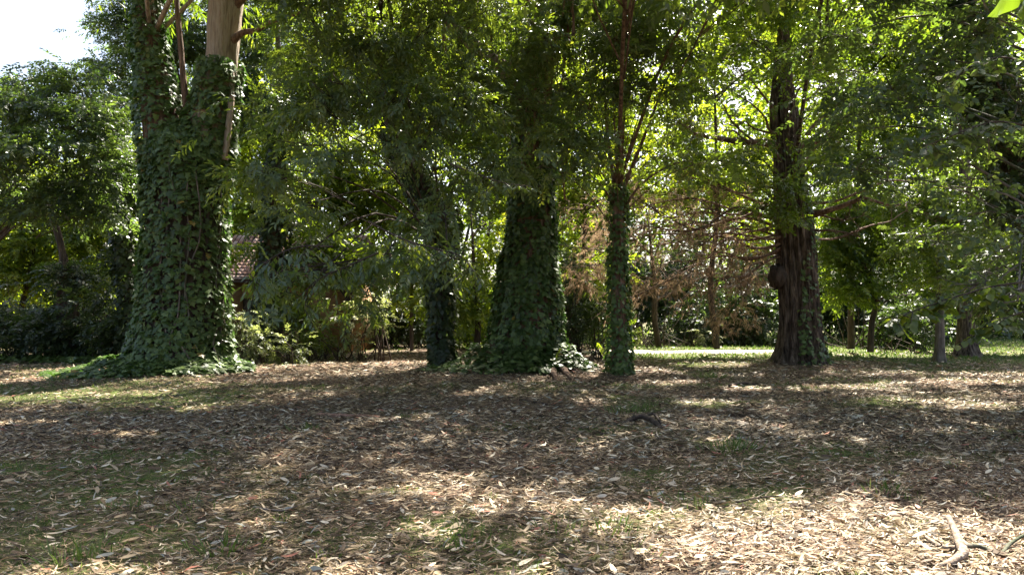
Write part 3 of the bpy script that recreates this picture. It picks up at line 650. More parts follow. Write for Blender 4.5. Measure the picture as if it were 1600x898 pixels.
for a, r in (([(962, 300), (952, 240), (947, 180), (944, 110), (950, 40)], .1), ([(970, 300), (972, 240), (976, 180), (990, 110)], .1), ([(970, 305), (990, 255), (1010, 205), (1035, 140), (1060, 90)], .11), ([(972, 330), (1000, 290), (1040, 262), (1075, 250)], .07), ([(960, 320), (935, 285), (905, 262)], .05), ([(965, 300), (962, 230), (958, 150)], .07)):
    g = Geo(); q = [P(x, y, 19 - .25 * i) for i, (x, y) in enumerate(a)]; r *= .6; tube(g, q, np.linspace(r, r * .3, len(q)), 8, 18, rough=.03); g.build('stem', M['red_bark'], slim, True)
ivy_on(slim, [tk], [3000], .13, [(0, 1)], bulge=.1, simple=True, tint=(.5, .2), nsingle=0, cover=lambda q, a: np.clip(1.25 - q[:, 2] * .16 + .5 * (vnoise(a * 2, q[:, 2] * 1.2, 3) - .5), 0, 1))

# ------------------------------------------------------------------ the cedar with a burl, dead branches all round
cedar, tk = make_tree('cedar_tree', 'thick fissured cedar with dark burl and bare dead branches, right of centre', 'tree', None,
    stations([(1211, 1288, 574), (1216, 1282, 545), (1218, 1278, 500), (1216, 1273, 430), (1214, 1267, 350), (1212, 1257, 280), (1209, 1250, 220), (1206, 1245, 175), (1210, 1236, 125), (1216, 1234, 60), (1220, 1232, 0), (1222, 1230, -100)], 23.7), 'cedar_bark', 'green', 'plain', .15,
    [blob(1225, 75, 21.8, 60, 38), blob(1225, 0, 21.8, 70, 50), blob(1238, 285, 21.6, 48, 26), blob(1200, 330, 21.6, 40, 18), blob(1160, 235, 22, 50, 26), blob(1222, 120, 21.4, 34, 24), blob(1232, 215, 21.4, 30, 16), blob(1290, 240, 22, 45, 30), blob(1225, 150, 21.8, 28, 18), blob(1330, 110, 25, 60, 40), blob(1170, 60, 24, 60, 50), blob(1235, 330, 22.3, 28, 22), blob(1180, 290, 23, 50, 20), blob(1310, 290, 25, 40, 20)], .8,
    [(11, 22.5, 14.5, 6, 5, 2.2), (13, 28, 15.5, 6, 5, 2.2), (8, 27, 15, 5, 4, 2), (7, 13, 10.5, 3.4, 2.4, 1.3)], .28, 2.4, trunk_kw=dict(lobe=.12, ridge=.075, nl=4, seed=21, flare=.25), segs=72, rings=90)
b0 = P(1214, 432, 23.3); r = np.random.default_rng(4)
g = Geo(); nu, nv = 22, 14; V = []
for i in range(nv + 1):
    for j in range(nu):
        th = math.pi * i / nv; ph = 2 * math.pi * j / nu; n_ = np.array([math.sin(th) * math.cos(ph), math.sin(th) * math.sin(ph), math.cos(th)])
        V.append(b0 + n_ * np.array([.28, .3, .38]) * (1 + .13 * math.sin(5 * ph + 3 * th) + .09 * math.sin(9 * ph - 4 * th)))
g.add(V, [(i * nu + j, i * nu + (j + 1) % nu, (i + 1) * nu + (j + 1) % nu, (i + 1) * nu + j) for i in range(nv) for j in range(nu)]); g.build('burl', M['dark_bark'], cedar, True)
ivy_on(cedar, [tk], [3000], .15, [(0, .5)], bulge=.06, tint=(.55, .2), cover=lambda q, a: ((np.cos(a - 5.3 - .25 * np.sin(q[:, 2] * 1.7)) > .86) * (vnoise(a * 5, q[:, 2] * 1.9, 33) > .32) + (np.abs(a - 4.55) < .26) * (q[:, 2] < 2.0) * 1.0) * .9)
dg = Geo()
def dead_branch(a, b, r0, sag, twn, spread=1.0, needle=0):
    g = Geo(); a = np.array(a); b = np.array(b); ln = np.linalg.norm(b - a)
    kk = .028 * ln; b = b + rng.normal(0, kk, 3); pts = [a, a + (b - a) * .2 + rng.normal(0, kk * .8, 3) + [0, 0, sag * .3], a + (b - a) * .42 + rng.normal(0, kk * 1.4, 3) + [0, 0, sag * .7], a + (b - a) * .63 + rng.normal(0, kk * 1.6, 3) + [0, 0, sag], a + (b - a) * .82 + rng.normal(0, kk * 1.3, 3) + [0, 0, sag * .8], b]
    tube(g, pts, [r0, r0 * .85, r0 * .66, r0 * .46, r0 * .28, .008], 8 if r0 > .06 else 5, 26, rough=.07); c = catmull(pts, 60); d0 = norm(b - a)
    for _ in range(twn):
        i = int(rng.uniform(12, 59)); s = c[i]; d = norm(d0 * rng.uniform(.4, 1) + rng.normal(0, .6, 3) + [0, 0, -.15]); l2 = spread * rng.uniform(.35, 1.1) * ln * .22
        e = s + d * l2 + [0, 0, -.1 * l2]; tube(g, [s, (s + e) / 2 + rng.normal(0, .05, 3), e], [r0 * .25 + .006, .009, .004], 4, 5)
        for _ in range(3):
            q = s + (e - s) * rng.uniform(.2, 1); e3 = q + norm(d + rng.normal(0, .8, 3)) * l2 * .45; tube(g, [q, e3], [.006, .003], 3, 2)
        if needle:
            m_ = needle; qq = s + (e - s) * rng.uniform(.2, 1.1, (m_, 1)) + rng.normal(0, .1, (m_, 3)); dd = norm(d + rng.normal(0, .7, (m_, 3)) + [0, 0, -.35]); v = rng.integers(0, 4)
            tv, tp, ids = TS['willow'][v]; dg.inst(tv, tp, frames(dd) * (rng.uniform(.14, .3, m_))[:, None, None], qq, np.clip(rng.normal(.55, .22, m_), 0, 1))
    return g.build('dead_branch', M['red_bark'], cedar, True)
def tp_(py, dx=0): z = P(1230, py, 23.7)[2]; c, rr = tk.point(z); return c + np.array([dx * rr * .7, -rr * .3, 0])
for (y0, x1, y1, r0, sag, Y1) in [(232, 1068, 200, .15, -.15, 22), (225, 1090, 215, .07, .05, 21), (215, 1150, 150, .06, .1, 23), (210, 1130, 190, .05, .1, 24), (250, 1120, 150, .07, 0, 24.5), (350, 985, 300, .06, .2, 21), (360, 900, 355, .06, .25, 21), (365, 880, 400, .05, .3, 22),
        (330, 960, 260, .05, .2, 22), (380, 930, 420, .055, .3, 21.5), (385, 1000, 450, .05, .3, 21), (370, 1040, 400, .06, .2, 21), (340, 1080, 330, .05, .1, 21), (395, 1050, 480, .05, .2, 22), (400, 1100, 470, .04, .2, 22), (320, 1020, 350, .045, .2, 20.5), (375, 905, 310, .05, .2, 23.5), (350, 1060, 440, .05, .3, 20.5), (390, 950, 480, .05, .4, 23), (300, 1060, 280, .05, .1, 22), (180, 1150, 100, .05, .1, 23), (345, 890, 340, .05, .2, 25), (360, 930, 390, .05, .2, 26)]:
    dead_branch(tp_(y0, -1), P(x1, y1, Y1), r0, sag, 13, needle=9 if y1 > 240 else 0)
for (y0, x1, y1, r0, sag, Y1) in [(335, 1415, 318, .12, .35, 21.5), (360, 1345, 368, .06, .1, 22), (345, 1370, 345, .05, .2, 22), (240, 1300, 150, .1, -.1, 24), (225, 1330, 175, .08, 0, 24), (230, 1320, 220, .09, 0, 23), (205, 1290, 120, .06, 0, 24.5), (260, 1310, 190, .06, 0, 24), (320, 1500, 290, .06, .3, 24), (375, 1480, 350, .05, .4, 25), (170, 1290, 60, .05, .1, 24)]:
    dead_branch(tp_(y0, 1), P(x1, y1, Y1), r0, sag, 9)
foliage(dg, [blob(1050, 390, 24, 80, 60), blob(960, 370, 25, 80, 55), blob(1120, 440, 25, 70, 50), blob(1170, 400, 25, 50, 60), blob(1010, 320, 25, 80, 35), blob(1140, 490, 27, 60, 30), blob(1020, 450, 27, 70, 35), blob(920, 430, 26, 40, 40)], .16, 'willow', .28, False, (.55, .25))
dg.build('dead_twigs', M['dead'], cedar)

# ------------------------------------------------------------------ right-hand trees
lin, tk = make_tree('linden_tree', 'large-leaved linden whose blue-green leafy boughs fill the upper right', 'tree', None,
    [(9.6, 11.6, 0, .3), (9.6, 11.6, 2, .26), (9.5, 11.7, 4, .24), (9.4, 11.8, 6.5, .2), (9.3, 11.8, 8.5, .12)], 'grey_bark', 'blue', 'round', .13,
    [blob(1400, 170, 13, 80, 50), blob(1500, 210, 12, 80, 50), blob(1350, 250, 14, 70, 40), blob(1450, 90, 13, 80, 50), blob(1330, 150, 15, 60, 45), blob(1590, 150, 11, 25, 50), blob(1480, 290, 13, 60, 25), blob(1290, 210, 16, 45, 30), blob(1380, 0, 14, 90, 40), blob(1540, 20, 12, 80, 50), blob(1300, 60, 16, 60, 50), blob(1580, 350, 11, 30, 50), blob(1540, 400, 12, 50, 40), blob(1460, 370, 14, 50, 30), blob(1530, 460, 11, 50, 25), blob(1590, 470, 10, 25, 30)],
    1.0, [(11, 13, 9.5, 4, 3, 1.5), (9, 9.5, 8.6, 2.6, 1.6, 1), (12.5, 9, 8, 3, 3, 1.2), (15, 17, 11, 5, 4, 1.6)], .24, 2.2, rr=.03, tint=(.5, .22))
single_sprays(lin, [(1600, 440), (1540, 450), (1480, 468), (1430, 485), (1392, 500)], 9.5, 170, .13, 'round', 'green', 13, .35, .4, lim=160, twigs=18)
single_sprays(lin, [(1625, 480), (1590, 490), (1560, 505), (1540, 520)], 9, 70, .13, 'round', 'green', 14, .35, .4, lim=60, twigs=9)
single_sprays(lin, [(1620, 100), (1560, 90), (1510, 110), (1470, 150)], 9.5, 110, .13, 'round', 'blue', 15, .35, .45, lim=100, twigs=12)
single_sprays(lin, [(1620, 200), (1560, 190), (1520, 200), (1480, 215), (1440, 230)], 9.6, 130, .13, 'round', 'blue', 16, .35, .45, lim=110, twigs=14)
t, tk = make_tree('ivy_tree', 'dark ivy-smothered leaning tree at the right edge', 'tree', None,
    stations([(1700, 1760, 610), (1660, 1730, 500), (1610, 1690, 380), (1560, 1650, 280), (1530, 1610, 200), (1508, 1570, 120), (1490, 1540, 40), (1480, 1520, -60)], 16.5), 'dark_bark', 'dark', 'plain', .16,
    [blob(1580, 300, 15.5, 55, 70), blob(1555, 190, 15.5, 55, 60), blob(1600, 430, 17, 50, 60), blob(1535, 100, 15.5, 50, 50)], 1.7, trunk_kw=dict(lobe=.2, ridge=.02, seed=8, shrink=.25))
ivy_on(t, [tk], [5200], .16, [(0, 1)], bulge=.35, simple=True, matkey='dark')
make_tree('young_tree', 'thin bare grey trunk of a young tree at the far right, nearer of the two', 'tree', None,
    stations([(1459, 1477, 566), (1462, 1475, 540), (1463, 1474, 450), (1464, 1473, 380), (1462, 1470, 300)], 26), 'grey_bark', 'green', 'plain', .16,
    [blob(1440, 380, 25, 70, 40), blob(1500, 350, 26, 60, 40), blob(1420, 310, 26, 70, 40), blob(1480, 430, 25, 50, 25), blob(1520, 300, 26, 60, 40)], .9, trunk_kw=dict(lobe=.05, ridge=.03, seed=2, flare=.25))
make_tree('plane_tree', 'stout flared trunk standing behind the thin one at the far right', 'tree', None,
    stations([(1492, 1527, 560), (1497, 1522, 530), (1498, 1518, 450), (1499, 1516, 360), (1500, 1514, 250)], 30), 'cedar_bark', 'yellow', 'plain', .2,
    [blob(1540, 420, 31, 80, 50), blob(1450, 340, 32, 90, 60), blob(1560, 340, 32, 60, 60), blob(1580, 470, 31, 50, 30)], .9, trunk_kw=dict(lobe=.05, ridge=.03, seed=6, flare=.3))

# ------------------------------------------------------------------ left-hand trees
make_tree('laurel_tree', 'grey-green leafy tree at the left with long drooping sprays below the white sky', 'tree', None,
    stations([(-62, -48, 560), (-58, -46, 480), (-40, -30, 400), (-10, -2, 300), (20, 26, 200), (30, 34, 150)], 24), 'dark_bark', 'blue', 'plain', .17,
    [blob(40, 170, 22, 80, 50), blob(110, 130, 23, 60, 35), blob(150, 190, 22, 70, 55), blob(60, 240, 21, 90, 45), blob(170, 260, 22, 55, 50), blob(20, 130, 23, 50, 25), blob(110, 300, 22, 70, 35), blob(30, 310, 21, 50, 30), blob(-60, 240, 22, 70, 90), blob(150, 330, 22, 45, 30), blob(90, 108, 23, 30, 14)],
    1.35, tint=(.4, .25))
t, tk = make_tree('ivy_tree', 'black-looking ivy-covered trunk just left of the huge ivy-clad trunk', 'tree', None,
    stations([(188, 226, 560), (186, 222, 470), (178, 216, 390), (166, 212, 310), (158, 204, 250), (150, 180, 180)], 25.5), 'dark_bark', 'dark', 'plain', .17,
    [blob(185, 290, 25.5, 35, 30), blob(200, 400, 26, 30, 40)], 1.2, trunk_kw=dict(lobe=.2, ridge=.02, seed=31, shrink=.25))
ivy_on(t, [tk], [3600], .18, [(0, 1)], bulge=.35, simple=True, matkey='dark')
t, tk = make_tree('ivy_tree', 'short thin stem rising from a dark mound of ivy at the far left', 'tree', None,
    stations([(88, 128, 558), (92, 124, 500), (94, 118, 440), (94, 104, 400), (84, 94, 360), (70, 80, 320)], 27), 'dark_bark', 'dark', 'plain', .18,
    [blob(112, 440, 27, 36, 45), blob(100, 510, 27, 45, 45)], 1.6, trunk_kw=dict(lobe=.15, ridge=.02, seed=32))
t, tk = make_tree('ivy_tree', 'dark ivy-covered trunk rising behind the tiled roof, right of the huge ivy-clad trunk', 'tree', None,
    stations([(392, 436, 560), (398, 438, 470), (404, 446, 400), (412, 456, 320), (420, 452, 230), (426, 446, 130), (428, 440, 20)], 28), 'dark_bark', 'dark', 'plain', .18,
    [blob(430, 330, 28, 28, 40), blob(436, 200, 28, 26, 60)], 1.2, trunk_kw=dict(lobe=.2, ridge=.02, seed=33, shrink=.25))
ivy_on(t, [tk], [3600], .18, [(0, .8)], bulge=.35, simple=True, matkey='dark')
for px, w, lab in ((643, 6, 'thin bare sapling stem standing left of the elm trunk, by the dappled clearing'), (673, 9, 'young trunk just behind the elm trunk, by the dappled clearing')):
    make_tree('sapling', lab, 'tree', None, stations([(px - w / 2, px + w / 2, 548), (px - w / 2, px + w / 2, 500), (px - w / 2.4, px + w / 2.6, 440), (px - 2, px + 3, 380)], 34), 'red_bark', 'yellow', 'plain', .19,
              [blob(px + 2, 420, 34, 45, 30), blob(px - 15, 460, 34, 35, 18)], .7, trunk_kw=dict(lobe=.05, ridge=.02, seed=3))

# ------------------------------------------------------------------ sunlit trees farther back
def back(name, label, px, base, Y, blobs, leaf='yellow', tmpl='plain', L=.27, lai=1.2, w=5, top=None, bark='dark_bark', tint=(.5, .25)):
    top = top if top is not None else min(b[1] for b in blobs)
    jx = rng.normal(0, [8, 14, 20])
    make_tree(name, label, 'tree', 'trees at the back of the clearing', stations([(px - w, px + w, base), (px - w * .9 + jx[0], px + w * .8 + jx[0], base + (top - base) * .2), (px - w * .7 + jx[1], px + w * .7 + jx[1], base + (top - base) * .4), (px - w * .2 + jx[2], px + w * .2 + jx[2], base + (top - base) * .85)], Y), bark, leaf, tmpl, L,
              [blob(b[0], b[1], Y + (b[4] if len(b) > 4 else 0), b[2], b[3]) for b in blobs], lai * 1.45, rr=.06, tint=tint, segs=12, rings=12)
back('ginkgo_tree', 'tall blue-green tree against the white sky behind the huge ivy-clad trunk', 300, 550, 36, [(190, 40, 45, 60), (240, 110, 60, 70), (180, 170, 40, 50), (300, 60, 60, 80), (400, 60, 50, 80), (400, 160, 45, 60), (300, 180, 60, 60), (160, 110, 25, 40), (330, -30, 120, 60), (210, -40, 60, 40), (440, -20, 50, 50)], 'blue', 'plain', .17, 1.05)
back('background_tree', 'bright yellow-green tree far left beneath the grey-green sprays', 40, 545, 36, [(30, 260, 60, 50), (20, 340, 60, 60), (70, 300, 50, 50), (60, 400, 60, 50), (20, 430, 40, 40), (130, 370, 40, 50), (-60, 330, 60, 120)], lai=1.0)
back('background_tree', 'yellow-green tree between the black ivy trunk and the far left', 150, 545, 38, [(150, 360, 45, 60), (160, 440, 45, 40), (190, 330, 40, 50), (110, 440, 40, 40), (180, 240, 60, 60)], lai=.9)
back('background_tree', 'sunlit tree seen over the tiled roof', 400, 540, 42, [(390, 330, 45, 40), (370, 260, 60, 50), (450, 300, 50, 50), (440, 200, 60, 60), (380, 380, 40, 25), (370, 160, 60, 60), (374, 388, 26, 14, -12), (450, 400, 40, 35, -13), (510, 390, 45, 40, -13), (560, 410, 45, 50, -13)])
back('background_tree', 'brightest yellow-green tree glowing beneath the elm crown', 540, 540, 32, [(540, 260, 55, 40), (580, 300, 60, 40), (520, 330, 60, 35), (620, 270, 45, 35), (500, 290, 40, 40), (570, 220, 50, 30), (620, 340, 50, 30)], lai=.95)
back('background_tree', 'tall pale green tree behind the upper elm crown', 600, 540, 40, [(560, 100, 80, 70), (660, 110, 80, 70), (500, 160, 70, 60), (620, 190, 80, 50), (730, 60, 60, 60), (480, 60, 70, 70), (600, 20, 120, 60), (740, 190, 60, 60)], 'green', lai=.9)
back('background_tree', 'light green tree between the elm trunk and the central trunk', 745, 545, 30, [(745, 420, 35, 50), (740, 480, 32, 35), (760, 350, 40, 40), (730, 290, 50, 40), (700, 460, 30, 40)], lai=1.0)
back('background_tree', 'sunlit tree hanging behind the forked young tree', 900, 545, 34, [(910, 300, 50, 30), (930, 420, 50, 40), (900, 250, 50, 50), (1000, 280, 60, 40), (880, 340, 25, 60), (985, 180, 60, 50), (940, 110, 60, 60)], lai=.8)
back('background_tree', 'bright feathery tree high in the centre right under the sky', 1120, 545, 32, [(1120, 60, 80, 60), (1080, 130, 60, 50), (1160, 130, 60, 40), (1200, 40, 70, 60), (1070, 20, 70, 50), (1130, 290, 70, 35), (1060, 300, 60, 25), (1250, 90, 40, 50), (1190, 350, 40, 25), (1110, 190, 60, 35), (1060, 235, 60, 35), (1180, 240, 60, 35), (1270, 230, 50, 40)], lai=.85)
back('background_tree', 'vivid green tree behind the top of the cedar', 1330, 545, 34, [(1330, 50, 90, 70), (1420, 60, 80, 70), (1400, 160, 80, 50), (1320, 160, 60, 50), (1480, 40, 60, 60), (1430, 230, 80, 50), (1350, 260, 60, 40), (1530, 100, 60, 80)], 'green', lai=.95)
back('background_tree', 'green tree with low branches right of the cedar trunk', 1360, 550, 31, [(1330, 370, 50, 40), (1390, 400, 60, 50), (1320, 440, 40, 35), (1360, 320, 60, 40), (1420, 460, 50, 30), (1300, 400, 25, 50), (1460, 420, 50, 50)], 'green', lai=1.15)
back('background_tree', 'dull yellow tree in the shade at the far right', 1500, 545, 36, [(1500, 300, 60, 50), (1560, 260, 50, 60), (1440, 290, 60, 40), (1530, 380, 60, 40), (1590, 350, 40, 60)], 'green', lai=.9)
back('background_tree', 'soft green tree seen through the dead cedar branches', 1030, 545, 40, [(1030, 380, 70, 60), (960, 420, 60, 50), (1100, 420, 70, 50), (1000, 300, 80, 50), (1150, 360, 60, 60), (930, 350, 50, 60), (1200, 430, 60, 50), (1080, 330, 60, 50)], 'green', lai=1.1)
back('background_tree', 'leafy tree closing the view behind the central trunk', 830, 545, 40, [(820, 60, 70, 70), (870, 150, 60, 70), (800, 300, 60, 80), (860, 420, 50, 60), (780, 200, 50, 60)], 'green', lai=.8)

# shrubs
def shrub(name, label, px, Y, blobs, leaf='dark', tmpl='plain', L=.2, lai=1.7, cat='shrub', group=None, tint=(.45, .22), n_st=9):
    c = P(px, 500, Y); root = thing(name, (c[0], Y, 0), label, cat, group); cg = Geo(); lg = Geo()
    bl = [blob(b[0], b[1], Y + (b[4] if len(b) > 4 else 0), b[2], b[3]) for b in blobs]
    for b in bl:
        for _ in range(n_st):
            a = np.array([b[0] + rng.normal(0, b[3] * .3), b[1] + rng.normal(0, .3), -.05]); e = np.array(b[:3]) + rng.normal(0, .45, 3) * np.array(b[3:]); tube(lg, [a, (a + e) / 2 + rng.normal(0, .12, 3), e], [.03, .02, .006], 4, 7)
    if Y >= 36: L *= 1.35; lai *= 1.6
    foliage(cg, bl, L, tmpl, lai * .62, tint=tint, flat=.8, droop=.2)
    tag(lg.build('stem', M['dark_bark'], root, True), kind='stuff'); cg.build('foliage', M[leaf], root)
shrub('ivy_hedge', 'low black-green ivy hedge at the left edge of the clearing', 20, 27, [(10, 500, 70, 48), (90, 520, 60, 38), (-80, 490, 60, 60), (150, 525, 50, 32)], lai=2.2)
shrub('ivy_hedge', 'dark ivy hedge in front of the black trunk beside the huge ivy-clad trunk', 200, 26, [(190, 500, 45, 45), (210, 535, 40, 25), (160, 480, 35, 40)], lai=2.0)
shrub('bush', 'pale-leaved bush catching the sun left of the elm trunk', 560, 27, [(560, 500, 50, 38), (590, 480, 40, 22), (530, 530, 40, 18)], 'shrub', L=.13, lai=.8, tint=(.6, .3))
shrub('bush', 'yellow-green bush at the edge of the clearing, beside the pale-leaved bush', 490, 27.5, [(480, 500, 40, 40), (500, 530, 35, 20), (455, 470, 35, 35)], 'yellow', L=.13, lai=.9)
shrub('bush', 'dry sunlit bush under the drooping elm branch near the tiled hut', 420, 25, [(410, 530, 40, 25), (445, 545, 40, 14), (385, 500, 25, 40)], 'shrub', L=.12, lai=1.0, tint=(.3, .3))
shrub('bush', 'dark leafy thicket filling the gap left of the elm trunk', 630, 40, [(620, 500, 40, 30), (660, 490, 50, 40), (590, 470, 50, 50)], 'dark', L=.22, lai=1.4)
shrub('bush', 'dark thicket between the elm trunk and the central trunk', 740, 38, [(730, 510, 50, 25), (760, 490, 40, 40)], 'green', L=.2, lai=1.2)
shrub('bush', 'shady bush just right of the central trunk', 915, 29, [(905, 490, 35, 45), (935, 500, 30, 40), (895, 430, 25, 50)], 'dark', L=.17, lai=1.3)
shrub('bush', 'mid-green bush behind the forked young tree', 1000, 40, [(990, 490, 40, 38), (1030, 470, 50, 40), (960, 500, 35, 35)], 'green', L=.2, lai=1.2)
shrub('bush', 'white-flecked low bush in sun at the edge of the pale path', 1050, 41, [(1050, 525, 50, 16), (1010, 520, 30, 14), (1090, 520, 30, 14)], 'shrub', L=.18, lai=1.2, tint=(.8, .3))
shrub('bush', 'deep brown-green thicket behind the pale path left of the cedar', 1140, 43, [(1130, 500, 60, 35), (1190, 490, 50, 45), (1080, 480, 50, 45), (1160, 450, 60, 40)], 'dark', L=.22, lai=1.5)
shrub('bush', 'dark hollow thicket right of the cedar trunk', 1340, 38, [(1320, 500, 50, 38), (1380, 500, 60, 38), (1440, 490, 50, 45), (1340, 450, 60, 40)], 'dark', L=.2, lai=1.6)
shrub('bush', 'low dark bush on the grass right of the cedar', 1430, 33, [(1430, 520, 35, 22), (1390, 528, 25, 14)], 'dark', L=.16, lai=1.6)
shrub('hedge', 'dark hedge at the far right beyond the two trunks, above the low pale wall', 1560, 74, [(1540, 485, 60, 32), (1620, 485, 60, 32), (1480, 485, 40, 32)], 'dark', L=.32, lai=1.6)
shrub('bush', 'dark bush in the gap between the cedar and the thin far-right trunk', 1400, 46, [(1380, 460, 70, 60), (1460, 460, 70, 60), (1300, 460, 60, 60)], 'dark', L=.24, lai=1.6)
shrub('bush', 'dark bush hidden deep behind the forked young tree and the cedar', 1090, 50, [(1060, 455, 80, 62), (1180, 455, 70, 62), (960, 450, 70, 62), (880, 455, 60, 62)], 'dark', L=.26, lai=1.5)
shrub('bush', 'dark bush deep behind the tiled hut and elm', 560, 50, [(520, 480, 70, 42), (640, 480, 70, 42), (740, 480, 60, 42), (380, 480, 60, 42)], 'dark', L=.26, lai=1.5)
shrub('hedge', 'shaded hedge far behind the left hedge', 60, 46, [(20, 470, 70, 55), (130, 470, 70, 55), (230, 470, 60, 55), (-70, 460, 60, 60)], 'dark', L=.24, lai=1.5)
shrub('seedling', 'bright green seedlings sprouting at the right foot of the central trunk', 915, 19.8, [(915, 553, 16, 10), (900, 565, 12, 6), (890, 572, 12, 6)], 'yellow', 'elm', .15, .8, 'seedlings', n_st=3)
shrub('seedling', 'tiny bright seedling on the ground left of the huge ivy-clad trunk', 100, 19.0, [(100, 594, 6, 3)], 'green', 'round', .1, 2.0, 'seedling', n_st=2)
# ivy ground cover along the left hedge
g = Geo(); n = 3600; x = rng.uniform(-24, -11.5, n); y = rng.normal(26.2, .45, n) + .5 * (vnoise(x, x * 0, 3) - .5)
nr = norm(np.stack([rng.normal(0, .4, n), rng.normal(-.3, .4, n), np.ones(n)], 1)); d = norm(np.cross(nr, rng.normal(0, 1, (n, 3))))
R = np.stack([d, np.cross(nr, d), nr], 2) * .17; g.inst(IVS, IVSP, R, np.stack([x, y, gh(x, y) + rng.uniform(.03, .22, n)], 1), rng.uniform(.3, .88, n)); tag(g.build('ivy_ground_cover', M['ivy']), kind='stuff')
# the far wood that closes the view
g = Geo(); n = 13500; y = rng.uniform(56, 80, n); x = rng.uniform(-1.25, 1.1, n) * (y * .9); hmax = 11 + 9 * fbm(x * .11, y * .05, 55) + 11 * (x > -27) + 3
z = rng.uniform(0, 1, n) * hmax; k = vnoise(x * .5, z * .7 + y * .2, 77) < .95; k &= z > (.0 * y); x, y, z = x[k], y[k], z[k]; n = len(x)
pp = np.stack([x, y, z + .1], 1); kk = keep(pp, False); pp = pp[kk]; n = len(pp)
R = frames(norm(np.stack([rng.normal(0, 1, n), rng.normal(0, 1, n), rng.normal(-.3, .4, n)], 1)), rng.normal(0, .5, n)) * (rng.uniform(1.8, 3.1, n))[:, None, None]
v = rng.integers(0, 4, n)
tt = .2 + .6 * fbm(pp[:, 0] * .3, pp[:, 2] * .4, 12) + rng.normal(0, .12, n)
for nm, mk, zz in (('distant_wood_shaded', 'dark', pp[:, 2] < 5.5 + 1.5 * vnoise(pp[:, 0] * .2, pp[:, 1] * .1, 5)), ('distant_wood', 'green', None)):  # low sprays of the same wood get dark leaves as painted shade
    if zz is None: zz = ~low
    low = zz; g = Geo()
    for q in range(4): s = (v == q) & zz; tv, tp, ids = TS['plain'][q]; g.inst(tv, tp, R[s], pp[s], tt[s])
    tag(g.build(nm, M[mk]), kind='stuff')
g = Geo()
for k in range(46):
    x = -60 + k * 2.7 + rng.normal(0, .8); y = rng.uniform(57, 74); tube(g, [(x, y, -.1), (x + rng.normal(0, .3), y, 4), (x + rng.normal(0, .6), y, 11)], [.3, .22, .1], 6, 6)
tag(g.build('distant_trunks', M['dark_bark']), kind='stuff')
#SECTION3

# ------------------------------------------------------------------ tiled hut behind the left trees
hc = P(430, 437, 33.0); hz = hc[2]; hx0 = P(318, 437, 33)[0]; hx1 = P(560, 437, 33)[0]
hut = thing('hut', ((hx0 + hx1) / 2, 36, 0), 'small ochre-walled hut with a pinkish tiled roof half hidden behind the ivy-clad trunks', 'hut')
def box(g, a, b, tint=.5):
    (x0, y0, z0), (x1, y1, z1) = a, b
    g.add([(x0, y0, z0), (x1, y0, z0), (x1, y1, z0), (x0, y1, z0), (x0, y0, z1), (x1, y0, z1), (x1, y1, z1), (x0, y1, z1)], [(3, 2, 1, 0), (4, 5, 6, 7), (0, 1, 5, 4), (1, 2, 6, 5), (2, 3, 7, 6), (3, 0, 4, 7)], tint)
M['ochre'] = bark_mat('ochre_render', [(.3, (.16, .085, .035)), (.5, (.25, .135, .06)), (.7, (.33, .19, .09))], 1.2, 1, .3)
M['tile'] = tint_mat('clay_tile', [(0, (.22, .12, .09)), (.5, (.42, .25, .2)), (1, (.6, .45, .4))], .8)
M['wood'] = bark_mat('dark_wood', [(.3, (.03, .02, .015)), (.7, (.09, .06, .04))], 4, .3, .4)
yw = 33.5; yb = 39.5; rz = hz + 2.5
g = Geo()
x0, x1 = hx0 + .4, hx1 - .4
wx = [(x0, x0 + 1.3), (x0 + 2.2, x0 + 3.6), (x0 + 4.6, x1)]
for a, b in wx: box(g, (a, yw, -.1), (b, yw + .25, hz))
for a, b in ((x0 + 1.3, x0 + 2.2), (x0 + 3.6, x0 + 4.6)): box(g, (a, yw + .004, hz - .9), (b, yw + .246, hz - .003))
box(g, (x0 + 3.6, yw + .004, -.1), (x0 + 4.6, yw + .246, 1.1))
box(g, (x0, yw + .253, -.1), (x0 + .25, yb, hz)); box(g, (x1 - .25, yw + .253, -.1), (x1, yb, hz)); box(g, (x0 + .253, yb - .25, -.1), (x1 - .253, yb - .003, hz)); g.build('wall', M['ochre'], hut)
g = Geo(); box(g, (x0 + 1.302, yw + .08, -.05), (x0 + 2.198, yw + .14, hz - .902)); d_ = g.build('door', M['wood'], hut)
g = Geo()
for q in (0, .48, .94): box(g, (x0 + 3.602 + q, yw + .07, 1.102), (x0 + 3.655 + q, yw + .12, hz - .903))
wd = g.build('window', M['wood'], hut); g = Geo(); box(g, (x0 + 3.66, yw + .15, 1.103), (x0 + 4.59, yw + .16, hz - .905)); g.build('pane', M['dark_bark'], wd)
g = Geo(); ym = (yw + yb) / 2; e = .5
for (ya, yz) in ((yw - e, ym), (yb + e, ym)):
    g.add([(hx0, ya, hz - .12), (hx1, ya, hz - .12), (hx1, yz, rz), (hx0, yz, rz), (hx0, ya, hz), (hx1, ya, hz), (hx1, yz, rz + .12), (hx0, yz, rz + .12)], [(0, 1, 2, 3), (4, 5, 6, 7), (0, 1, 5, 4), (1, 2, 6, 5), (3, 0, 4, 7)])
rf = g.build('roof', M['wood'], hut)
g = Geo(); nx, ny = int((hx1 - hx0) / .24), 14; sl_ = np.array([0, ym - yw + e, rz - hz]); ls = np.linalg.norm(sl_); sd = sl_ / ls; un = np.array([0, -sd[2], sd[1]])
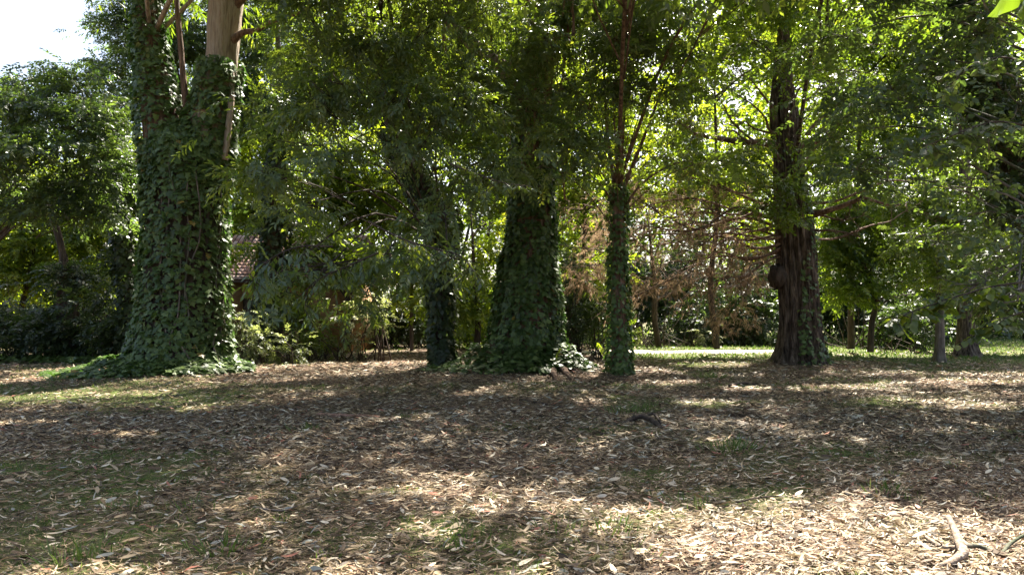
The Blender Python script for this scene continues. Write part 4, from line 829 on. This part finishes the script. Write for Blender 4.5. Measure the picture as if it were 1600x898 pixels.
for j in range(ny):
    for i in range(nx):
        b = np.array([hx0 + .12 + i * .24, yw - e, hz + .02]) + sd * (ls * j / ny) + un * (.02 + rng.uniform(0, .012)); V = []
        for t_, lift in ((-.05, .035), (ls / ny, 0.0)):
            for k in range(5):
                th = math.pi * k / 4; V.append(b + sd * t_ + np.array([math.cos(th) * .105, 0, 0]) + un * (math.sin(th) * .075 + lift))
        g.add(V, [(k, k + 1, k + 6, k + 5) for k in range(4)] + [(0, 4, 3, 2, 1)], float(rng.uniform(0, 1)))
tag(g.build('roof_tile', M['tile'], rf), kind='stuff')

# ------------------------------------------------------------------ things on the ground
def lay(px, py, dz=0.0): q = G(px, py); q[2] = float(gh(q[0], q[1])) + dz; return q
fb = thing('fallen_branch', lay(1500, 850), 'forked grey dead branch lying on the sunlit litter at the lower right', 'branch')
g = Geo(); tube(g, [lay(1483, 842, .17), lay(1490, 852, .15), lay(1500, 868, .09), lay(1506, 878, .06), lay(1500, 884, .04)], [.019, .022, .026, .03, .016], 10, 30, rough=.11); g.build('branch_stub', M['drift'], fb, True)
g = Geo(); tube(g, [lay(1504, 866, .06), lay(1530, 860, .04), lay(1562, 868, .025), lay(1580, 858, .05), lay(1605, 853, .09), lay(1640, 845, .1)], [.018, .015, .013, .012, .01, .005], 8, 24, rough=.05); g.build('side_branch', M['grey_bark'], fb, True)
g = Geo(); tube(g, [lay(1506, 876, .05), lay(1490, 886, .03), lay(1468, 892, .02)], [.03, .024, .012], 8, 12, rough=.08); g.build('side_branch', M['drift'], fb, True)
g = Geo(); tube(g, [lay(1500, 868, .05), lay(1475, 862, .03), lay(1452, 850, .035), lay(1444, 842, .04)], [.024, .018, .014, .008], 7, 14, rough=.06); g.build('side_branch', M['drift'], fb, True)
rt = thing('tree_root', lay(1010, 668), 'gnarled root arching over a small dark hollow in the middle of the ground', 'root')
g = Geo(); tube(g, [lay(968, 667, -.02), lay(985, 663, .06), lay(1004, 662, .1), lay(1020, 668, .08), lay(1034, 673, .02), lay(1046, 675, -.03)], [.025, .035, .045, .04, .03, .02], 9, 22, rough=.08); tube(g, [lay(1008, 662, .1), lay(1022, 661, .12), lay(1032, 668, .05), lay(1040, 671, -.03)], [.02, .022, .02, .015], 7, 14, rough=.06); g.build('root_arch', M['dark_bark'], rt, True)
def ground_twig(label, pts, r, mat='red_bark', name='fallen_twig', cat='twig'):
    g = Geo(); q = [lay(x, y, h) for x, y, h in pts]; tube(g, q, list(np.linspace(r, r * .5, len(q))), 7, len(q) * 4, rough=.06); o = g.build(name, M[mat], None, True); tag(o, label, cat, 'fallen twigs and bark')
ground_twig('long red-brown strip of bark lying across the left middle ground', [(496, 652, .03), (530, 653, .04), (560, 654, .03), (592, 656, .03)], .05, 'strip', 'bark_strip', 'bark')
ground_twig('dark thin stick lying in front of the central trunk', [(812, 630, .03), (850, 634, .03), (880, 641, .03)], .022, 'dark_bark')
ground_twig('short pale stick at the foot of the central trunk', [(757, 580, .08), (768, 586, .05), (776, 592, .03)], .05, 'drift')
ground_twig('thin twig crossing the left foreground litter', [(395, 792, .02), (440, 800, .03), (470, 790, .02), (500, 782, .02)], .008, 'grey_bark')
ground_twig('dark twig beside the sunlit patch in the foreground', [(1150, 788, .02), (1190, 784, .03), (1240, 779, .02)], .009, 'dark_bark')
ground_twig('long straight twig at the bottom edge in the bright patch', [(1120, 892, .015), (1200, 895, .02), (1300, 893, .015)], .006, 'drift')
ground_twig('dark low stick under the slender forked tree', [(1140, 606, .04), (1160, 603, .05), (1200, 604, .03)], .04, 'dark_bark')
ground_twig('thin curved twig in the lower middle', [(780, 815, .02), (830, 808, .035), (880, 812, .02)], .007, 'grey_bark')
ground_twig('dark stick on the litter at the lower left', [(310, 885, .02), (325, 868, .03), (345, 850, .02)], .007, 'grey_bark')
def big_leaf(label, px, py, yaw, L, tint, tpl=0, dz=.04, group=None):
    tv, tp = LT[tpl]; g = Geo(); c = lay(px, py, dz); d = np.array([[math.cos(yaw), math.sin(yaw), .15]])
    R = frames(d, np.array([.3]))[0] * L; g.add((R @ tv.T).T + c, tp, tint); o = g.build('fallen_leaf', M['litter'], None); tag(o, label, 'fallen leaf', group)
FL = 'single leaves that stand out on the ground'
for a in [('dusty red fallen leaf in the left foreground', 455, 872, .4, .13, 1.0, 5), ('red fallen leaf at the bottom edge, left of the dusty red one', 300, 890, .5, .12, 1.0, 4), ('pale yellow crescent leaf on the left grass', 256, 756, 1.2, .12, .88, 2),
          ('pale violet-grey leaf in the shade below the cedar', 1339, 656, .4, .3, .93, 7), ('light tan curled leaf in the lower left', 290, 740, -.5, .13, .85, 3), ('long pale leaf in the shaded lower left corner', 90, 835, .2, .17, .8, 0), ('cream leaf beside the grass tuft in the lower left', 165, 735, .9, .1, .9, 7),
          ('pinkish leaf curled upright at the lower middle', 560, 830, -.8, .14, .62, 6), ('broad pale leaf at the rim of the sunlit patch', 905, 790, .1, .15, .8, 5), ('upright reddish leaf near the lower middle', 675, 800, 1.3, .12, .66, 4)]:
    big_leaf(*a, group=FL)

# leafy twig hanging close to the lens at the upper right corner
tw = thing('leafy_twig', P(1600, -40, 2.2), 'bright lime-green leaves hanging close in the upper right corner', 'leafy twig')
g = Geo(); tube(g, [P(1720, -60, 2.3), P(1650, -50, 2.25), P(1590, -30, 2.2)], [.004, .003, .0015], 6, 10); g.build('twig', M['grey_bark'], tw, True)
def lens_leaf(a, b, w, roll, t):
    a = np.array(a); b = np.array(b); d = b - a; L = np.linalg.norm(d); g = Geo(); R = frames(d[None], np.array([roll]))[0] * L; s = np.linspace(0, 1, 11); V = []
    for x in s:
        ww = w * math.sin(math.pi * min(1, x ** .75)) ** .8 if 0 < x < 1 else .004; V += [(x, -ww, .08 * ww + .05 * math.sin(x * 12)), (x, 0, -.03), (x, ww, .08 * ww + .05 * math.sin(x * 12 + 1))]
    g.add((R @ np.array(V).T).T + a, [p for i in range(10) for p in ((3 * i, 3 * i + 1, 3 * i + 4, 3 * i + 3), (3 * i + 1, 3 * i + 2, 3 * i + 5, 3 * i + 4))], t); g.build('leaf', M['green'], tw, True)
lens_leaf(P(1612, -36, 2.2), P(1545, 27, 2.16), .22, 1.1, .25); lens_leaf(P(1602, -25, 2.2), P(1596, 38, 2.18), .2, .9, .2); lens_leaf(P(1630, -40, 2.2), P(1640, 20, 2.2), .22, 1.0, .3)
